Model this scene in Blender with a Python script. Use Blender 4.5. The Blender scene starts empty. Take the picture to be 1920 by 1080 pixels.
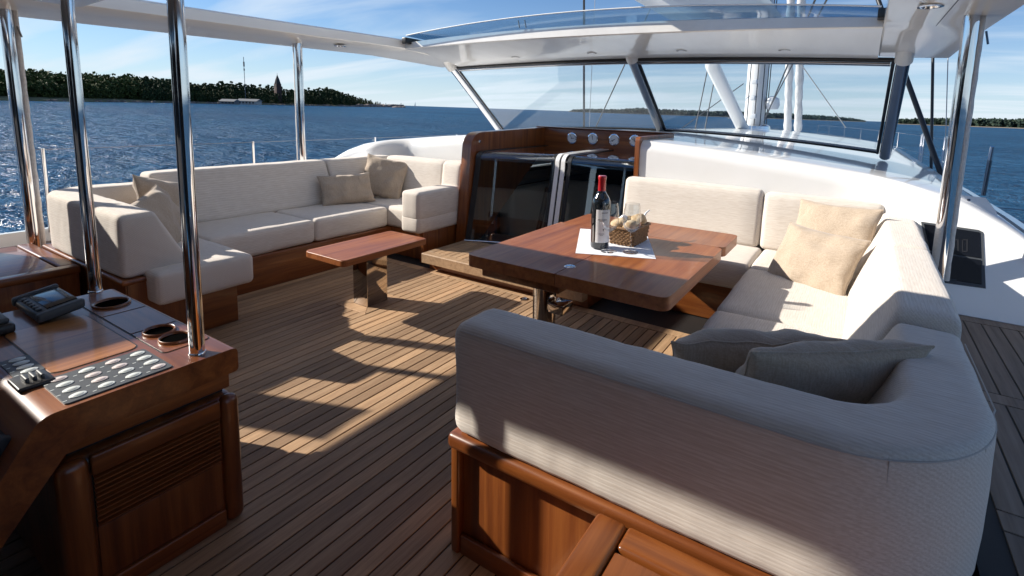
import bpy, bmesh, math, random
from mathutils import Vector, Matrix, noise
random.seed(7)
SC = bpy.context.scene
COL = SC.collection
R = math.radians
SUN = Vector((1.68, 0.60, -1.0)).normalized()          # direction the light travels

# ------------------------------------------------------------------ camera
YAW, PITCH, ROLL, FPX, PPX, PPY = 0.5196, 0.1302, 0.0336, 940.3, 1072.4, 331.5
CAM = Vector((2.0, 0.0, 1.28))
_f = Vector((-math.sin(YAW)*math.cos(PITCH), math.cos(YAW)*math.cos(PITCH), -math.sin(PITCH)))
_r = Vector((math.cos(YAW), math.sin(YAW), 0.0))
_u = _r.cross(_f)
_r, _u = _r*math.cos(ROLL)+_u*math.sin(ROLL), _u*math.cos(ROLL)-_r*math.sin(ROLL)
cd = bpy.data.cameras.new('camera')
cam = bpy.data.objects.new('camera', cd); COL.objects.link(cam); SC.camera = cam
cam.matrix_world = Matrix(((_r.x, _u.x, -_f.x, CAM.x), (_r.y, _u.y, -_f.y, CAM.y), (_r.z, _u.z, -_f.z, CAM.z), (0, 0, 0, 1)))
cd.sensor_width = 36.0; cd.lens = FPX/1920*36
cd.shift_x = (960-PPX)/1920; cd.shift_y = -(540-PPY)/1920
cd.clip_start = 0.02; cd.clip_end = 40000

def ray(px, py): return _r*((px-PPX)/FPX) - _u*((py-PPY)/FPX) + _f
def onz(px, py, z): d = ray(px, py); return CAM + d*((z-CAM.z)/d.z)
def onx(px, py, x): d = ray(px, py); return CAM + d*((x-CAM.x)/d.x)
def ony(px, py, y): d = ray(px, py); return CAM + d*((y-CAM.y)/d.y)
def atdist(px, py, D): d = ray(px, py); return CAM + d*(D/math.hypot(d.x, d.y))

# ------------------------------------------------------------------ world, sun, exposure
W = bpy.data.worlds.new('World'); SC.world = W; W.use_nodes = True
nt = W.node_tree; nt.nodes.clear()
wo = nt.nodes.new('ShaderNodeOutputWorld'); bg = nt.nodes.new('ShaderNodeBackground')
sky = nt.nodes.new('ShaderNodeTexSky'); sky.sky_type = 'NISHITA'; sky.sun_disc = False
to_sun = -SUN
sky.sun_elevation = math.asin(to_sun.z); sky.sun_rotation = math.atan2(to_sun.x, to_sun.y)
sky.altitude = 0; sky.air_density = 1.0; sky.dust_density = 0.0; sky.ozone_density = 3.0
# thin cirrus, laid out by direction only
tc = nt.nodes.new('ShaderNodeTexCoord'); sep = nt.nodes.new('ShaderNodeSeparateXYZ')
nt.links.new(tc.outputs['Generated'], sep.inputs[0])
def wmath(op, a, b=None, c=None):
    n = nt.nodes.new('ShaderNodeMath'); n.operation = op
    for i, v in enumerate((a, b, c)):
        if v is None: continue
        if isinstance(v, (int, float)): n.inputs[i].default_value = v
        else: nt.links.new(v, n.inputs[i])
    return n.outputs[0]
zz = wmath('MAXIMUM', sep.outputs['Z'], 0.0); zd = wmath('ADD', zz, 0.10)
cmb = nt.nodes.new('ShaderNodeCombineXYZ')
nt.links.new(wmath('DIVIDE', sep.outputs['X'], zd), cmb.inputs[0]); nt.links.new(wmath('DIVIDE', sep.outputs['Y'], zd), cmb.inputs[1])
mp = nt.nodes.new('ShaderNodeMapping'); mp.inputs['Rotation'].default_value = (0, 0, R(32)); mp.inputs['Scale'].default_value = (0.30, 1.25, 1.0)
nt.links.new(cmb.outputs[0], mp.inputs[0])
cn = nt.nodes.new('ShaderNodeTexNoise'); cn.inputs['Scale'].default_value = 1.15; cn.inputs['Detail'].default_value = 7; cn.inputs['Roughness'].default_value = 0.50; cn.inputs['Distortion'].default_value = 0.55
nt.links.new(mp.outputs[0], cn.inputs['Vector'])
cr = nt.nodes.new('ShaderNodeValToRGB'); cr.color_ramp.elements[0].position = 0.46; cr.color_ramp.elements[1].position = 0.80
nt.links.new(cn.outputs['Fac'], cr.inputs[0])
hz = wmath('POWER', wmath('SUBTRACT', 1.0, wmath('MINIMUM', zz, 1.0)), 8.5)          # pale summer haze towards the horizon
cfac = wmath('MINIMUM', wmath('ADD', wmath('MULTIPLY', cr.outputs[0], 0.66), wmath('MULTIPLY', hz, 0.84)), 0.93)
mixc = nt.nodes.new('ShaderNodeMixRGB'); mixc.inputs[2].default_value = (9.4, 10.6, 11.7, 1)
tint = nt.nodes.new('ShaderNodeMixRGB'); tint.blend_type = 'MULTIPLY'; tint.inputs[0].default_value = 1; tint.inputs[2].default_value = (.60, 1.0, 1.40, 1)
nt.links.new(sky.outputs[0], tint.inputs[1]); nt.links.new(cfac, mixc.inputs[0]); nt.links.new(tint.outputs[0], mixc.inputs[1])
nt.links.new(mixc.outputs[0], bg.inputs[0]); bg.inputs[1].default_value = 0.050
nt.links.new(bg.outputs[0], wo.inputs[0])
sl = bpy.data.lights.new('sun', 'SUN'); sl.energy = 5.0; sl.angle = R(0.55); sl.color = (1.0, 0.93, 0.83)
so = bpy.data.objects.new('sun', sl); COL.objects.link(so); so.rotation_euler = SUN.to_track_quat('-Z', 'Y').to_euler(); so.location = (-20, -6, 14)
vs = SC.view_settings; vs.view_transform = 'Standard'; vs.look = 'None'; vs.gamma = 1; vs.use_curve_mapping = False; vs.exposure = 0.76

# ------------------------------------------------------------------ materials
MAT = {}
class NT:
    def __init__(s, name):
        s.m = bpy.data.materials.new(name); s.m.use_nodes = True; s.t = s.m.node_tree; s.t.nodes.clear()
        s.out = s.t.nodes.new('ShaderNodeOutputMaterial'); MAT[name] = s.m
    def n(s, typ, **kw):
        nd = s.t.nodes.new('ShaderNode'+typ)
        for k, v in kw.items():
            if k.startswith('i_'):
                key = k[2:].replace('_', ' ')
                sock = nd.inputs[int(key)] if key.isdigit() else nd.inputs[key]
                if hasattr(v, 'is_output'): s.t.links.new(v, sock)
                else: sock.default_value = v
            else: setattr(nd, k, v)
        return nd
    def coords(s, scale=(1, 1, 1), rnd=False, rot=(0, 0, 0)):
        tc = s.n('TexCoord'); v = tc.outputs['Object']
        if rnd:
            oi = s.n('ObjectInfo'); add = s.n('VectorMath', operation='ADD')
            mul = s.n('Math', operation='MULTIPLY'); s.t.links.new(oi.outputs['Random'], mul.inputs[0]); mul.inputs[1].default_value = 37.0
            s.t.links.new(v, add.inputs[0]); s.t.links.new(mul.outputs[0], add.inputs[1]); v = add.outputs[0]
        m = s.n('Mapping'); m.inputs['Scale'].default_value = scale; m.inputs['Rotation'].default_value = rot
        s.t.links.new(v, m.inputs[0]); return m.outputs[0]
    def noise(s, vec, scale, detail=4, rough=.5, dist=0):
        return s.n('TexNoise', i_Vector=vec, i_Scale=scale, i_Detail=detail, i_Roughness=rough, i_Distortion=dist).outputs['Fac']
    def ramp(s, fac, stops):
        r = s.n('ValToRGB'); s.t.links.new(fac, r.inputs[0])
        e = r.color_ramp.elements
        while len(e) < len(stops): e.new(0.5)
        for k, (p, c) in zip(e, stops): k.position = p; k.color = (*c, 1) if len(c) == 3 else c
        return r.outputs[0]
    def mix(s, fac, a, b, mode='MIX'):
        m = s.n('MixRGB', blend_type=mode)
        for i, v in enumerate((fac, a, b)):
            if hasattr(v, 'is_output'): s.t.links.new(v, m.inputs[i])
            elif i == 0: m.inputs[0].default_value = v
            else: m.inputs[i].default_value = (*v, 1)
        return m.outputs[0]
    def bump(s, h, strength, dist=0.01, nrm=None):
        b = s.n('Bump', i_Height=h, i_Strength=strength, i_Distance=dist)
        if nrm is not None: s.t.links.new(nrm, b.inputs['Normal'])
        return b.outputs[0]
    def pbr(s, color, rough=.5, metal=0, normal=None, coat=0, coat_rough=.05, sheen=0, spec=.5, **kw):
        p = s.n('BsdfPrincipled')
        for k, v in (('Base Color', color), ('Roughness', rough), ('Metallic', metal), ('Coat Weight', coat), ('Coat Roughness', coat_rough), ('Sheen Weight', sheen), ('Specular IOR Level', spec)):
            if hasattr(v, 'is_output'): s.t.links.new(v, p.inputs[k])
            elif k == 'Base Color': p.inputs[k].default_value = (*v, 1)
            else: p.inputs[k].default_value = v
        if normal is not None: s.t.links.new(normal, p.inputs['Normal'])
        s.t.links.new(p.outputs[0], s.out.inputs[0]); return p

def wood(name, c0, c1, c2, axis, rough=.36, coat=.38, rnd=True):
    n = NT(name)
    sc = [26, 26, 26]; sc[axis] = 1.3
    v = n.coords(tuple(sc), rnd)
    a = n.noise(v, 1.0, 6, .6, .6); sc2 = [150, 150, 150]; sc2[axis] = 5
    b = n.noise(n.coords(tuple(sc2), rnd), 1.0, 3, .6)
    col = n.ramp(a, [(.28, c0), (.5, c1), (.75, c2)])
    col = n.mix(n.ramp(b, [(.35, (.55, .55, .55)), (.65, (1, 1, 1))]), n.mix(1.0, col, (.72, .66, .62), 'MULTIPLY'), col)
    big = n.noise(n.coords((2.2, 2.2, 2.2), rnd), 1.0, 2)
    col = n.mix(n.ramp(big, [(.3, (0, 0, 0)), (.7, (.35, .35, .35))]), col, n.mix(1.0, col, (1.25, 1.12, 1.0), 'MULTIPLY'))
    n.pbr(col, n.ramp(big, [(.3, (rough*.8,)*3), (.7, (rough*1.25,)*3)]), normal=n.bump(b, .06, .002), coat=coat, coat_rough=.07)
for ax, nm in ((0, 'mahogany_x'), (1, 'mahogany_y'), (2, 'mahogany_z')):
    wood(nm, (.090, .023, .005), (.178, .052, .011), (.28, .098, .022), ax)
wood('table_wood', (.18, .050, .013), (.30, .096, .025), (.39, .145, .042), 1, .42, .22)
wood('lid_wood', (.20, .075, .018), (.33, .130, .032), (.44, .19, .055), 1, .36, .30)

n = NT('teak')
v = n.coords((40, 2.2, 40), True); a = n.noise(v, 1, 6, .62, .5)
b = n.noise(n.coords((330, 14, 330), True), 1, 3, .6)
oi = n.n('ObjectInfo')
col = n.ramp(a, [(.25, (.265, .165, .092)), (.5, (.43, .280, .162)), (.78, (.54, .37, .225))])
tone = n.ramp(oi.outputs['Random'], [(0, (.68, .66, .65)), (.5, (.95, .94, .93)), (1, (1.16, 1.11, 1.06))])
col = n.mix(1.0, col, tone, 'MULTIPLY')
st = n.noise(n.coords((3, 1.3, 3), True), 1, 5, .65)
col = n.mix(n.ramp(st, [(.5, (0, 0, 0)), (.8, (.45, .45, .45))]), col, (.20, .145, .10))
col = n.mix(n.ramp(b, [(.35, (.30, .30, .30)), (.6, (0, 0, 0))]), col, (.16, .095, .055))
n.pbr(col, .62, normal=n.bump(b, .25, .002), spec=.35)

n = NT('grey_teak')
a = n.noise(n.coords((40, 2.2, 40), True), 1, 6, .62); b = n.noise(n.coords((330, 14, 330), True), 1, 3, .6)
col = n.ramp(a, [(.25, (.15, .11, .085)), (.5, (.235, .18, .14)), (.78, (.32, .255, .205))])
col = n.mix(1.0, col, n.ramp(n.n('ObjectInfo').outputs['Random'], [(0, (.8, .8, .8)), (1, (1.1, 1.08, 1.06))]), 'MULTIPLY')
n.pbr(col, .7, normal=n.bump(b, .3, .002), spec=.3)

def fabric(name, base, dark, stripe_axis, sheen=.2):
    n = NT(name)
    sc = [1.0]*3; sc[stripe_axis] = 0.0
    wv = n.n('TexWave', wave_type='BANDS', bands_direction='DIAGONAL', i_Vector=n.coords(tuple(sc)), i_Scale=62.0, i_Distortion=3.0, i_Detail=2.0, i_Detail_Scale=1.6).outputs['Fac']
    sl = [330]*3; sl[stripe_axis] = 16
    slub = n.noise(n.coords(tuple(sl)), 1, 2, .6)
    f2 = n.noise(n.coords((480, 480, 480)), 1, 1, .5)
    col = n.mix(n.ramp(wv, [(.15, (0, 0, 0)), (.7, (1, 1, 1))]), dark, base)
    col = n.mix(n.ramp(slub, [(.36, (.8, .8, .8)), (.62, (0, 0, 0))]), col, n.mix(1.0, col, (.84, .805, .77), 'MULTIPLY'))
    wr = n.noise(n.coords((5, 5, 5)), 1, 3, .5)
    n.pbr(col, .95, sheen=sheen, spec=.12, normal=n.bump(n.mix(.4, wv, f2), .16, .002, n.bump(wr, .10, .02)))
fabric('cream_x', (.70, .648, .585), (.640, .588, .528), 0)
fabric('cream_y', (.70, .648, .585), (.640, .588, .528), 1)
n = NT('pillow_linen')
a = n.noise(n.coords((260, 260, 12)), 1, 2); b = n.noise(n.coords((14, 300, 260)), 1, 2)
col = n.mix(n.ramp(n.mix(.5, a, b), [(.38, (0, 0, 0)), (.62, (1, 1, 1))]), (.37, .295, .22), (.47, .385, .30))
wr = n.noise(n.coords((3.2, 7, 3.2)), 1, 3, .5, 1.2)
n.pbr(col, .93, sheen=.3, spec=.15, normal=n.bump(a, .2, .0015, n.bump(wr, .32, .04)))
n = NT('seam_thread'); n.pbr((.50, .465, .43), .95)
n = NT('navy_canvas'); n.pbr(n.ramp(n.noise(n.coords((60, 60, 60)), 1, 3), [(.3, (.050, .054, .064)), (.7, (.066, .070, .082))]), .85)

n = NT('gelcoat'); d = n.noise(n.coords((1.7, 1.7, 1.7)), 1, 5, .6)
n.pbr(n.ramp(d, [(.35, (.77, .77, .75)), (.65, (.81, .81, .80))]), .32, coat=.8, coat_rough=.04, normal=n.bump(n.noise(n.coords((2.5, 2.5, 2.5)), 1, 1), .02, .02))
n = NT('hardtop_gelcoat'); d = n.noise(n.coords((6, 1.2, 6)), 1, 5, .6)
n.pbr(n.ramp(d, [(.35, (.74, .72, .68)), (.65, (.80, .785, .75))]), .30, coat=.7, coat_rough=.05, normal=n.bump(n.noise(n.coords((2, 2, 2)), 1, 2), .04, .02))
n = NT('white_canvas'); n.pbr(n.ramp(n.noise(n.coords((60, 60, 60)), 1, 3), [(.3, (.60, .57, .54)), (.7, (.72, .70, .67))]), .85, normal=n.bump(n.noise(n.coords((14, 14, 3)), 1, 3), .4, .02))
n = NT('chrome'); n.pbr((.70, .71, .73), n.ramp(n.noise(n.coords((3, 3, 30)), 1, 3), [(.3, (.045,)*3), (.7, (.10,)*3)]), 1.0)
n = NT('dark_steel'); n.pbr((.30, .31, .33), .14, 1.0)
n = NT('bronze_steel'); n.pbr((.52, .47, .42), .06, 1.0)
n = NT('caulk'); n.pbr((.012, .011, .011), .6)
n = NT('black_plastic'); n.pbr(n.ramp(n.noise(n.coords((90, 90, 90)), 1, 2), [(.3, (.012,)*3), (.7, (.020, .020, .022))]), .38)
n = NT('slate_plastic'); n.pbr((.055, .062, .070), .5)
n = NT('screen_glass'); n.pbr((.005, .006, .009), .10, spec=.3)
n = NT('digit_grey'); n.pbr((.018, .018, .020), .3)
n = NT('recess_shade'); n.pbr((.003, .003, .003), 1.0, spec=0)  # flat black for the darkness inside the cup holders
n = NT('button_white'); n.pbr((.62, .66, .64), .35)
n = NT('button_pink'); n.pbr((.66, .58, .56), .35)
n = NT('gauge_face'); n.pbr((.66, .69, .71), .5)
n = NT('ink_black'); n.pbr((.015, .015, .016), .5)
n = NT('paper_white'); n.pbr(n.ramp(n.noise(n.coords((300, 300, 300)), 1, 2), [(.3, (.76, .75, .74)), (.7, (.84, .83, .82))]), .8)
n = NT('cloth_white'); ln = n.noise(n.coords((9, 9, 9)), 1, 3)
n.pbr(n.ramp(n.noise(n.coords((420, 420, 420)), 1, 1), [(.3, (.72, .74, .80)), (.7, (.84, .85, .88))]), .9, normal=n.bump(ln, .35, .015))
n = NT('red_capsule'); n.pbr((.42, .010, .018), .32, .15, coat=.4)
n = NT('bottle_dark'); n.pbr((.008, .010, .012), .05, coat=1.0)
n = NT('wicker'); n.pbr(n.ramp(n.noise(n.coords((160, 160, 60)), 1, 4), [(.3, (.10, .045, .018)), (.55, (.24, .125, .05)), (.8, (.40, .24, .11))]), .55)
n = NT('bread'); n.pbr(n.ramp(n.noise(n.coords((22, 22, 22)), 1, 5), [(.3, (.42, .25, .11)), (.5, (.62, .45, .26)), (.75, (.76, .62, .43))]), .8, normal=n.bump(n.noise(n.coords((60, 60, 60)), 1, 4), .4, .004))
n = NT('rope'); n.pbr((.55, .53, .50), .9)
n = NT('wire'); n.pbr((.30, .31, .33), .4, .6)
n = NT('black_rod'); n.pbr((.014, .014, .016), .4)
n = NT('sail_cloth'); n.pbr(n.ramp(n.noise(n.coords((6, 6, 1.2)), 1, 4), [(.3, (.62, .60, .58)), (.7, (.80, .79, .78))]), .8, normal=n.bump(n.noise(n.coords((9, 9, 3)), 1, 4), .5, .05))
n = NT('mast_paint'); n.pbr((.76, .765, .77), .35, coat=.5)
n = NT('interior_fabric'); n.pbr(n.ramp(n.noise(n.coords((120, 120, 120)), 1, 3), [(.3, (.58, .47, .33)), (.7, (.68, .57, .42))]), .9)
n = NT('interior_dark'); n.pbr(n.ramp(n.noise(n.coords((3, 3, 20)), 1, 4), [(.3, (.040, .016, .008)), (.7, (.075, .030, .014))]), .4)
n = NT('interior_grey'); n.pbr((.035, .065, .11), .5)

def thin_glass(name, tint, refl_scale=1.0, rough=0.0):
    n = NT(name)
    tr = n.n('BsdfTransparent'); tr.inputs[0].default_value = (*tint, 1)
    gl = n.n('BsdfGlossy'); gl.inputs['Roughness'].default_value = rough; gl.inputs[0].default_value = (1, 1, 1, 1)
    lw = n.n('LayerWeight'); lw.inputs['Blend'].default_value = .5
    pw = n.n('Math', operation='POWER'); n.t.links.new(lw.outputs['Facing'], pw.inputs[0]); pw.inputs[1].default_value = 5.0
    m = n.n('Math', operation='MULTIPLY_ADD'); n.t.links.new(pw.outputs[0], m.inputs[0]); m.inputs[1].default_value = .92*refl_scale; m.inputs[2].default_value = .04*refl_scale; m.use_clamp = True
    ms = n.n('MixShader'); n.t.links.new(m.outputs[0], ms.inputs[0]); n.t.links.new(tr.outputs[0], ms.inputs[1]); n.t.links.new(gl.outputs[0], ms.inputs[2])
    n.t.links.new(ms.outputs[0], n.out.inputs[0])
thin_glass('clear_glass', (.95, .96, .965), 1.5)
thin_glass('screen_pane', (.93, .955, .97), 1.35)
thin_glass('door_pane', (.80, .86, .90), 2.2)
thin_glass('roof_pane', (.50, .64, .76), 1.0)

n = NT('sea')
v = n.coords((1, 1, 1)); tcn = n.n('TexCoord')
vr = n.coords((.62, 1.25, 1), rot=(0, 0, R(35)))
w1 = n.n('TexNoise', i_Vector=vr, i_Scale=.55, i_Detail=5, i_Roughness=.62, i_Distortion=.6).outputs['Fac']
w2 = n.n('TexNoise', i_Vector=n.coords((.7, 1.3, 1), rot=(0, 0, R(-18))), i_Scale=2.4, i_Detail=4, i_Roughness=.6, i_Distortion=.5).outputs['Fac']
w0 = n.n('TexNoise', i_Vector=vr, i_Scale=.09, i_Detail=3, i_Roughness=.5).outputs['Fac']
b1 = n.bump(w0, .6, 3.4); b2 = n.bump(w1, .95, 1.3, b1); b3 = n.bump(w2, .85, .30, b2)
patch = n.noise(n.coords((.012, .03, 1)), 1, 4, .6)
col = n.ramp(patch, [(.33, (.011, .056, .125)), (.67, (.021, .092, .190))])
df = n.n('BsdfDiffuse'); n.t.links.new(col, df.inputs[0]); n.t.links.new(b3, df.inputs['Normal'])
gs = n.n('BsdfGlossy'); gs.inputs['Roughness'].default_value = .16; n.t.links.new(b3, gs.inputs['Normal'])
lw = n.n('LayerWeight'); lw.inputs['Blend'].default_value = .5; n.t.links.new(b3, lw.inputs['Normal'])
pw = n.n('Math', operation='POWER'); n.t.links.new(lw.outputs['Facing'], pw.inputs[0]); pw.inputs[1].default_value = 4.0
ma = n.n('Math', operation='MULTIPLY_ADD'); n.t.links.new(pw.outputs[0], ma.inputs[0]); ma.inputs[1].default_value = .30; ma.inputs[2].default_value = .015
ms = n.n('MixShader'); n.t.links.new(ma.outputs[0], ms.inputs[0]); n.t.links.new(df.outputs[0], ms.inputs[1]); n.t.links.new(gs.outputs[0], ms.inputs[2]); n.t.links.new(ms.outputs[0], n.out.inputs[0])

def leafmat(name, cs):
    n = NT(name)
    tcx = n.n('TexCoord'); a = n.noise(n.coords((.16, .16, .16)), 1, 3); g = n.n('NewGeometry')
    col = n.ramp(n.mix(.5, a, g.outputs['Random Per Island']), [(.25, cs[0]), (.5, cs[1]), (.75, cs[2])])
    p = n.pbr(col, .75, spec=.2)
leafmat('leaf_broad', [(.026, .042, .012), (.055, .080, .020), (.105, .125, .034)])
leafmat('leaf_pine', [(.016, .032, .014), (.030, .052, .020), (.060, .082, .028)])
leafmat('leaf_far', [(.024, .042, .034), (.032, .054, .040), (.048, .070, .046)])
n = NT('shore_grass'); n.pbr(n.ramp(n.noise(n.coords((.25, .25, .25)), 1, 6, .65), [(.3, (.075, .080, .028)), (.55, (.16, .145, .055)), (.75, (.24, .20, .10))]), .9)
n = NT('rock'); n.pbr(n.ramp(n.noise(n.coords((.5, .5, .5)), 1, 6, .65), [(.3, (.10, .075, .062)), (.55, (.24, .185, .155)), (.8, (.36, .30, .26))]), .85)
n = NT('bark'); n.pbr((.09, .055, .035), .9)
n = NT('far_rock'); n.pbr((.26, .22, .17), .9)
n = NT('tower_red'); n.pbr((.055, .026, .024), .8)
n = NT('tower_roof'); n.pbr((.030, .028, .032), .7)
n = NT('house_grey'); n.pbr((.15, .16, .17), .8)
n = NT('house_white'); n.pbr((.38, .38, .37), .8)

# ------------------------------------------------------------------ helpers
def adopt(o, parent):
    o.parent = parent; o.matrix_parent_inverse = Matrix.Translation(-parent.location)
def link(name, me, mat, parent=None, smooth=35):
    o = bpy.data.objects.new(name, me); COL.objects.link(o)
    if mat and not me.materials: me.materials.append(MAT[mat])
    if parent is not None: adopt(o, parent)
    if smooth:
        for p in me.polygons: p.use_smooth = True
        me.set_sharp_from_angle(angle=R(smooth))
    return o
def mesh(name, vs, fs, mat, parent=None, smooth=35, fix=True):
    me = bpy.data.meshes.new(name); me.from_pydata([tuple(v) for v in vs], [], fs); me.update()
    if fix:
        bm = bmesh.new(); bm.from_mesh(me); bmesh.ops.recalc_face_normals(bm, faces=bm.faces); bm.to_mesh(me); bm.free()
    return link(name, me, mat, parent, smooth)
def bmobj(name, bm, mat, parent=None, smooth=35):
    me = bpy.data.meshes.new(name); bmesh.ops.recalc_face_normals(bm, faces=bm.faces); bm.to_mesh(me); bm.free()
    return link(name, me, mat, parent, smooth)
def thing(name, label, cat, group=None, loc=(0, 0, 0)):
    o = bpy.data.objects.new(name, None); COL.objects.link(o); o.empty_display_size = .1
    o['label'] = label; o['category'] = cat
    if group: o['group'] = group
    o.location = loc
    return o
def tag(o, label, cat, group=None):
    o['label'] = label; o['category'] = cat
    if group: o['group'] = group
    return o
def struct(o, label=None):
    o['kind'] = 'structure'
    if label: o['label'] = label
    return o

def ts(L, r, n):
    a = [0, .15*r, .45*r, r]
    m = [r+(L-2*r)*i/n for i in range(1, n)]
    return a+m+[L-x for x in reversed(a)]
def rbox(name, x0, x1, y0, y1, z0, z1, r, mat, parent=None, n=(1, 1, 1), puff=0, rough=0, fn=None, smooth=60, seed=0):
    """rounded box, optionally puffed like a cushion and bent by fn(v)"""
    D = (x1-x0, y1-y0, z1-z0); r = min(r, min(D)*.49)
    T = [ts(D[i], r, n[i]) for i in range(3)]
    bm = bmesh.new(); cache = {}
    c0 = Vector((x0, y0, z0))
    def vert(p):
        k = tuple(round(q, 6) for q in p)
        if k in cache: return cache[k]
        q = Vector([min(max(p[i], r), D[i]-r) for i in range(3)]); d = Vector(p)-q
        if d.length > 1e-9: w = q+d.normalized()*r
        else: w = Vector(p)
        if puff:
            e = [1-(2*p[i]/D[i]-1)**2 for i in range(3)]
            for i in range(3):
                if p[i] < 1e-6 or p[i] > D[i]-1e-6:
                    j, k2 = (i+1) % 3, (i+2) % 3
                    w[i] += (1 if p[i] > D[i]*.5 else -1)*puff*(e[j]**.5)*(e[k2]**.5)
        w = w+c0
        if rough: w = w+noise.noise_vector(w*5.0+Vector((seed*3.1, 0, 0)))*rough+noise.noise_vector(w*14.0)*rough*.35
        if fn: w = fn(w)
        cache[k] = bm.verts.new(w); return cache[k]
    for ax in range(3):
        a, b = (ax+1) % 3, (ax+2) % 3
        for side in (0, D[ax]):
            for i in range(len(T[a])-1):
                for j in range(len(T[b])-1):
                    q = []
                    for (s, t) in ((i, j), (i+1, j), (i+1, j+1), (i, j+1)):
                        p = [0, 0, 0]; p[ax] = side; p[a] = T[a][s]; p[b] = T[b][t]; q.append(vert(p))
                    try: bm.faces.new(q)
                    except ValueError: pass
    return bmobj(name, bm, mat, parent, smooth)
_boxes = {}
def box(name, x0, x1, y0, y1, z0, z1, mat, parent=None, bev=.003):
    """small bevelled box; alike boxes share their mesh, origin at the box's own corner"""
    key = (round(x1-x0, 4), round(y1-y0, 4), round(z1-z0, 4), mat, bev)
    me = _boxes.get(key)
    if me is None:
        bm = bmesh.new(); bmesh.ops.create_cube(bm, size=1)
        for v in bm.verts: v.co = Vector(((v.co.x+.5)*(x1-x0), (v.co.y+.5)*(y1-y0), (v.co.z+.5)*(z1-z0)))
        if bev: bmesh.ops.bevel(bm, geom=bm.edges[:], offset=min(bev, .45*min(x1-x0, y1-y0, z1-z0)), segments=1, affect='EDGES')
        me = bpy.data.meshes.new(name); bm.to_mesh(me); bm.free(); me.materials.append(MAT[mat]); _boxes[key] = me
    o = bpy.data.objects.new(name, me); COL.objects.link(o); o.location = (x0, y0, z0)
    if parent is not None: adopt(o, parent)
    return o
def tube_geo(pts, rad, seg=12, vs=None, fs=None, cap=True, flat=1.0):
    vs = [] if vs is None else vs; fs = [] if fs is None else fs
    pts = [Vector(p) for p in pts]; base = len(vs); n = len(pts); prev = None
    for i, p in enumerate(pts):
        t = (pts[min(i+1, n-1)]-pts[max(i-1, 0)]).normalized()
        up = prev if prev is not None else (Vector((0, 0, 1)) if abs(t.z) < .9 else Vector((0, 1, 0)))
        s = t.cross(up).normalized(); u = s.cross(t).normalized(); prev = u
        rr = rad[i] if isinstance(rad, (list, tuple)) else rad
        for k in range(seg):
            a = 2*math.pi*k/seg; vs.append(p+s*(math.cos(a)*rr)+u*(math.sin(a)*rr*flat))
    for i in range(n-1):
        for k in range(seg):
            fs.append((base+i*seg+k, base+i*seg+(k+1) % seg, base+(i+1)*seg+(k+1) % seg, base+(i+1)*seg+k))
    if cap: fs.append(tuple(base+k for k in reversed(range(seg)))); fs.append(tuple(base+(n-1)*seg+k for k in range(seg)))
    return vs, fs
def tube(name, pts, rad, mat, parent=None, seg=12, flat=1.0, smooth=50):
    vs, fs = tube_geo(pts, rad, seg, flat=flat); return mesh(name, vs, fs, mat, parent, smooth)
def lathe(name, prof, mat, parent=None, seg=24, at=(0, 0, 0), smooth=50, close=False):
    vs, fs = [], []; at = Vector(at)
    for r, z in prof:
        for k in range(seg):
            a = 2*math.pi*k/seg; vs.append(at+Vector((r*math.cos(a), r*math.sin(a), z)))
    m = len(prof)
    for i in range(m if close else m-1):
        i2 = (i+1) % m
        for k in range(seg): fs.append((i*seg+k, i*seg+(k+1) % seg, i2*seg+(k+1) % seg, i2*seg+k))
    return mesh(name, vs, fs, mat, parent, smooth)
def prism(name, poly, axis, a0, a1, mat, parent=None, bev=.004, seg=2, smooth=40):
    """polygon in the two other axes (in xyz order) extruded along axis"""
    bm = bmesh.new(); L, U = [], []
    for (p, q) in poly:
        for arr, a in ((L, a0), (U, a1)):
            c = [0, 0, 0]; o = [i for i in range(3) if i != axis]; c[axis] = a; c[o[0]] = p; c[o[1]] = q; arr.append(bm.verts.new(c))
    bm.faces.new(L); bm.faces.new(U)
    for i in range(len(poly)):
        j = (i+1) % len(poly); bm.faces.new((L[i], L[j], U[j], U[i]))
    bmesh.ops.recalc_face_normals(bm, faces=bm.faces)
    if bev: bmesh.ops.bevel(bm, geom=bm.edges[:], offset=bev, segments=seg, affect='EDGES', clamp_overlap=True)
    return bmobj(name, bm, mat, parent, smooth)
def round_poly(pts, r, n=4):
    out = []; m = len(pts)
    for i in range(m):
        p0, p, p1 = Vector(pts[i-1]), Vector(pts[i]), Vector(pts[(i+1) % m])
        a = (p0-p).normalized(); b = (p1-p).normalized(); rr = r[i] if isinstance(r, (list, tuple)) else r
        ang = a.angle(b); d = min(rr/math.tan(ang/2), .45*(p0-p).length, .45*(p1-p).length)
        s, e = p+a*d, p+b*d
        for k in range(n+1):
            t = k/n; out.append(tuple(s*(1-t)**2+p*(2*t*(1-t))+e*t*t))
    return out
def densify(pts, step, closed=True):
    out = []
    for i in range(len(pts) if closed else len(pts)-1):
        a, b = Vector(pts[i]), Vector(pts[(i+1) % len(pts)]); k = max(1, int((b-a).length/step))
        for j in range(k): out.append(a.lerp(b, j/k))
    if not closed: out.append(Vector(pts[-1]))
    return out
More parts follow.
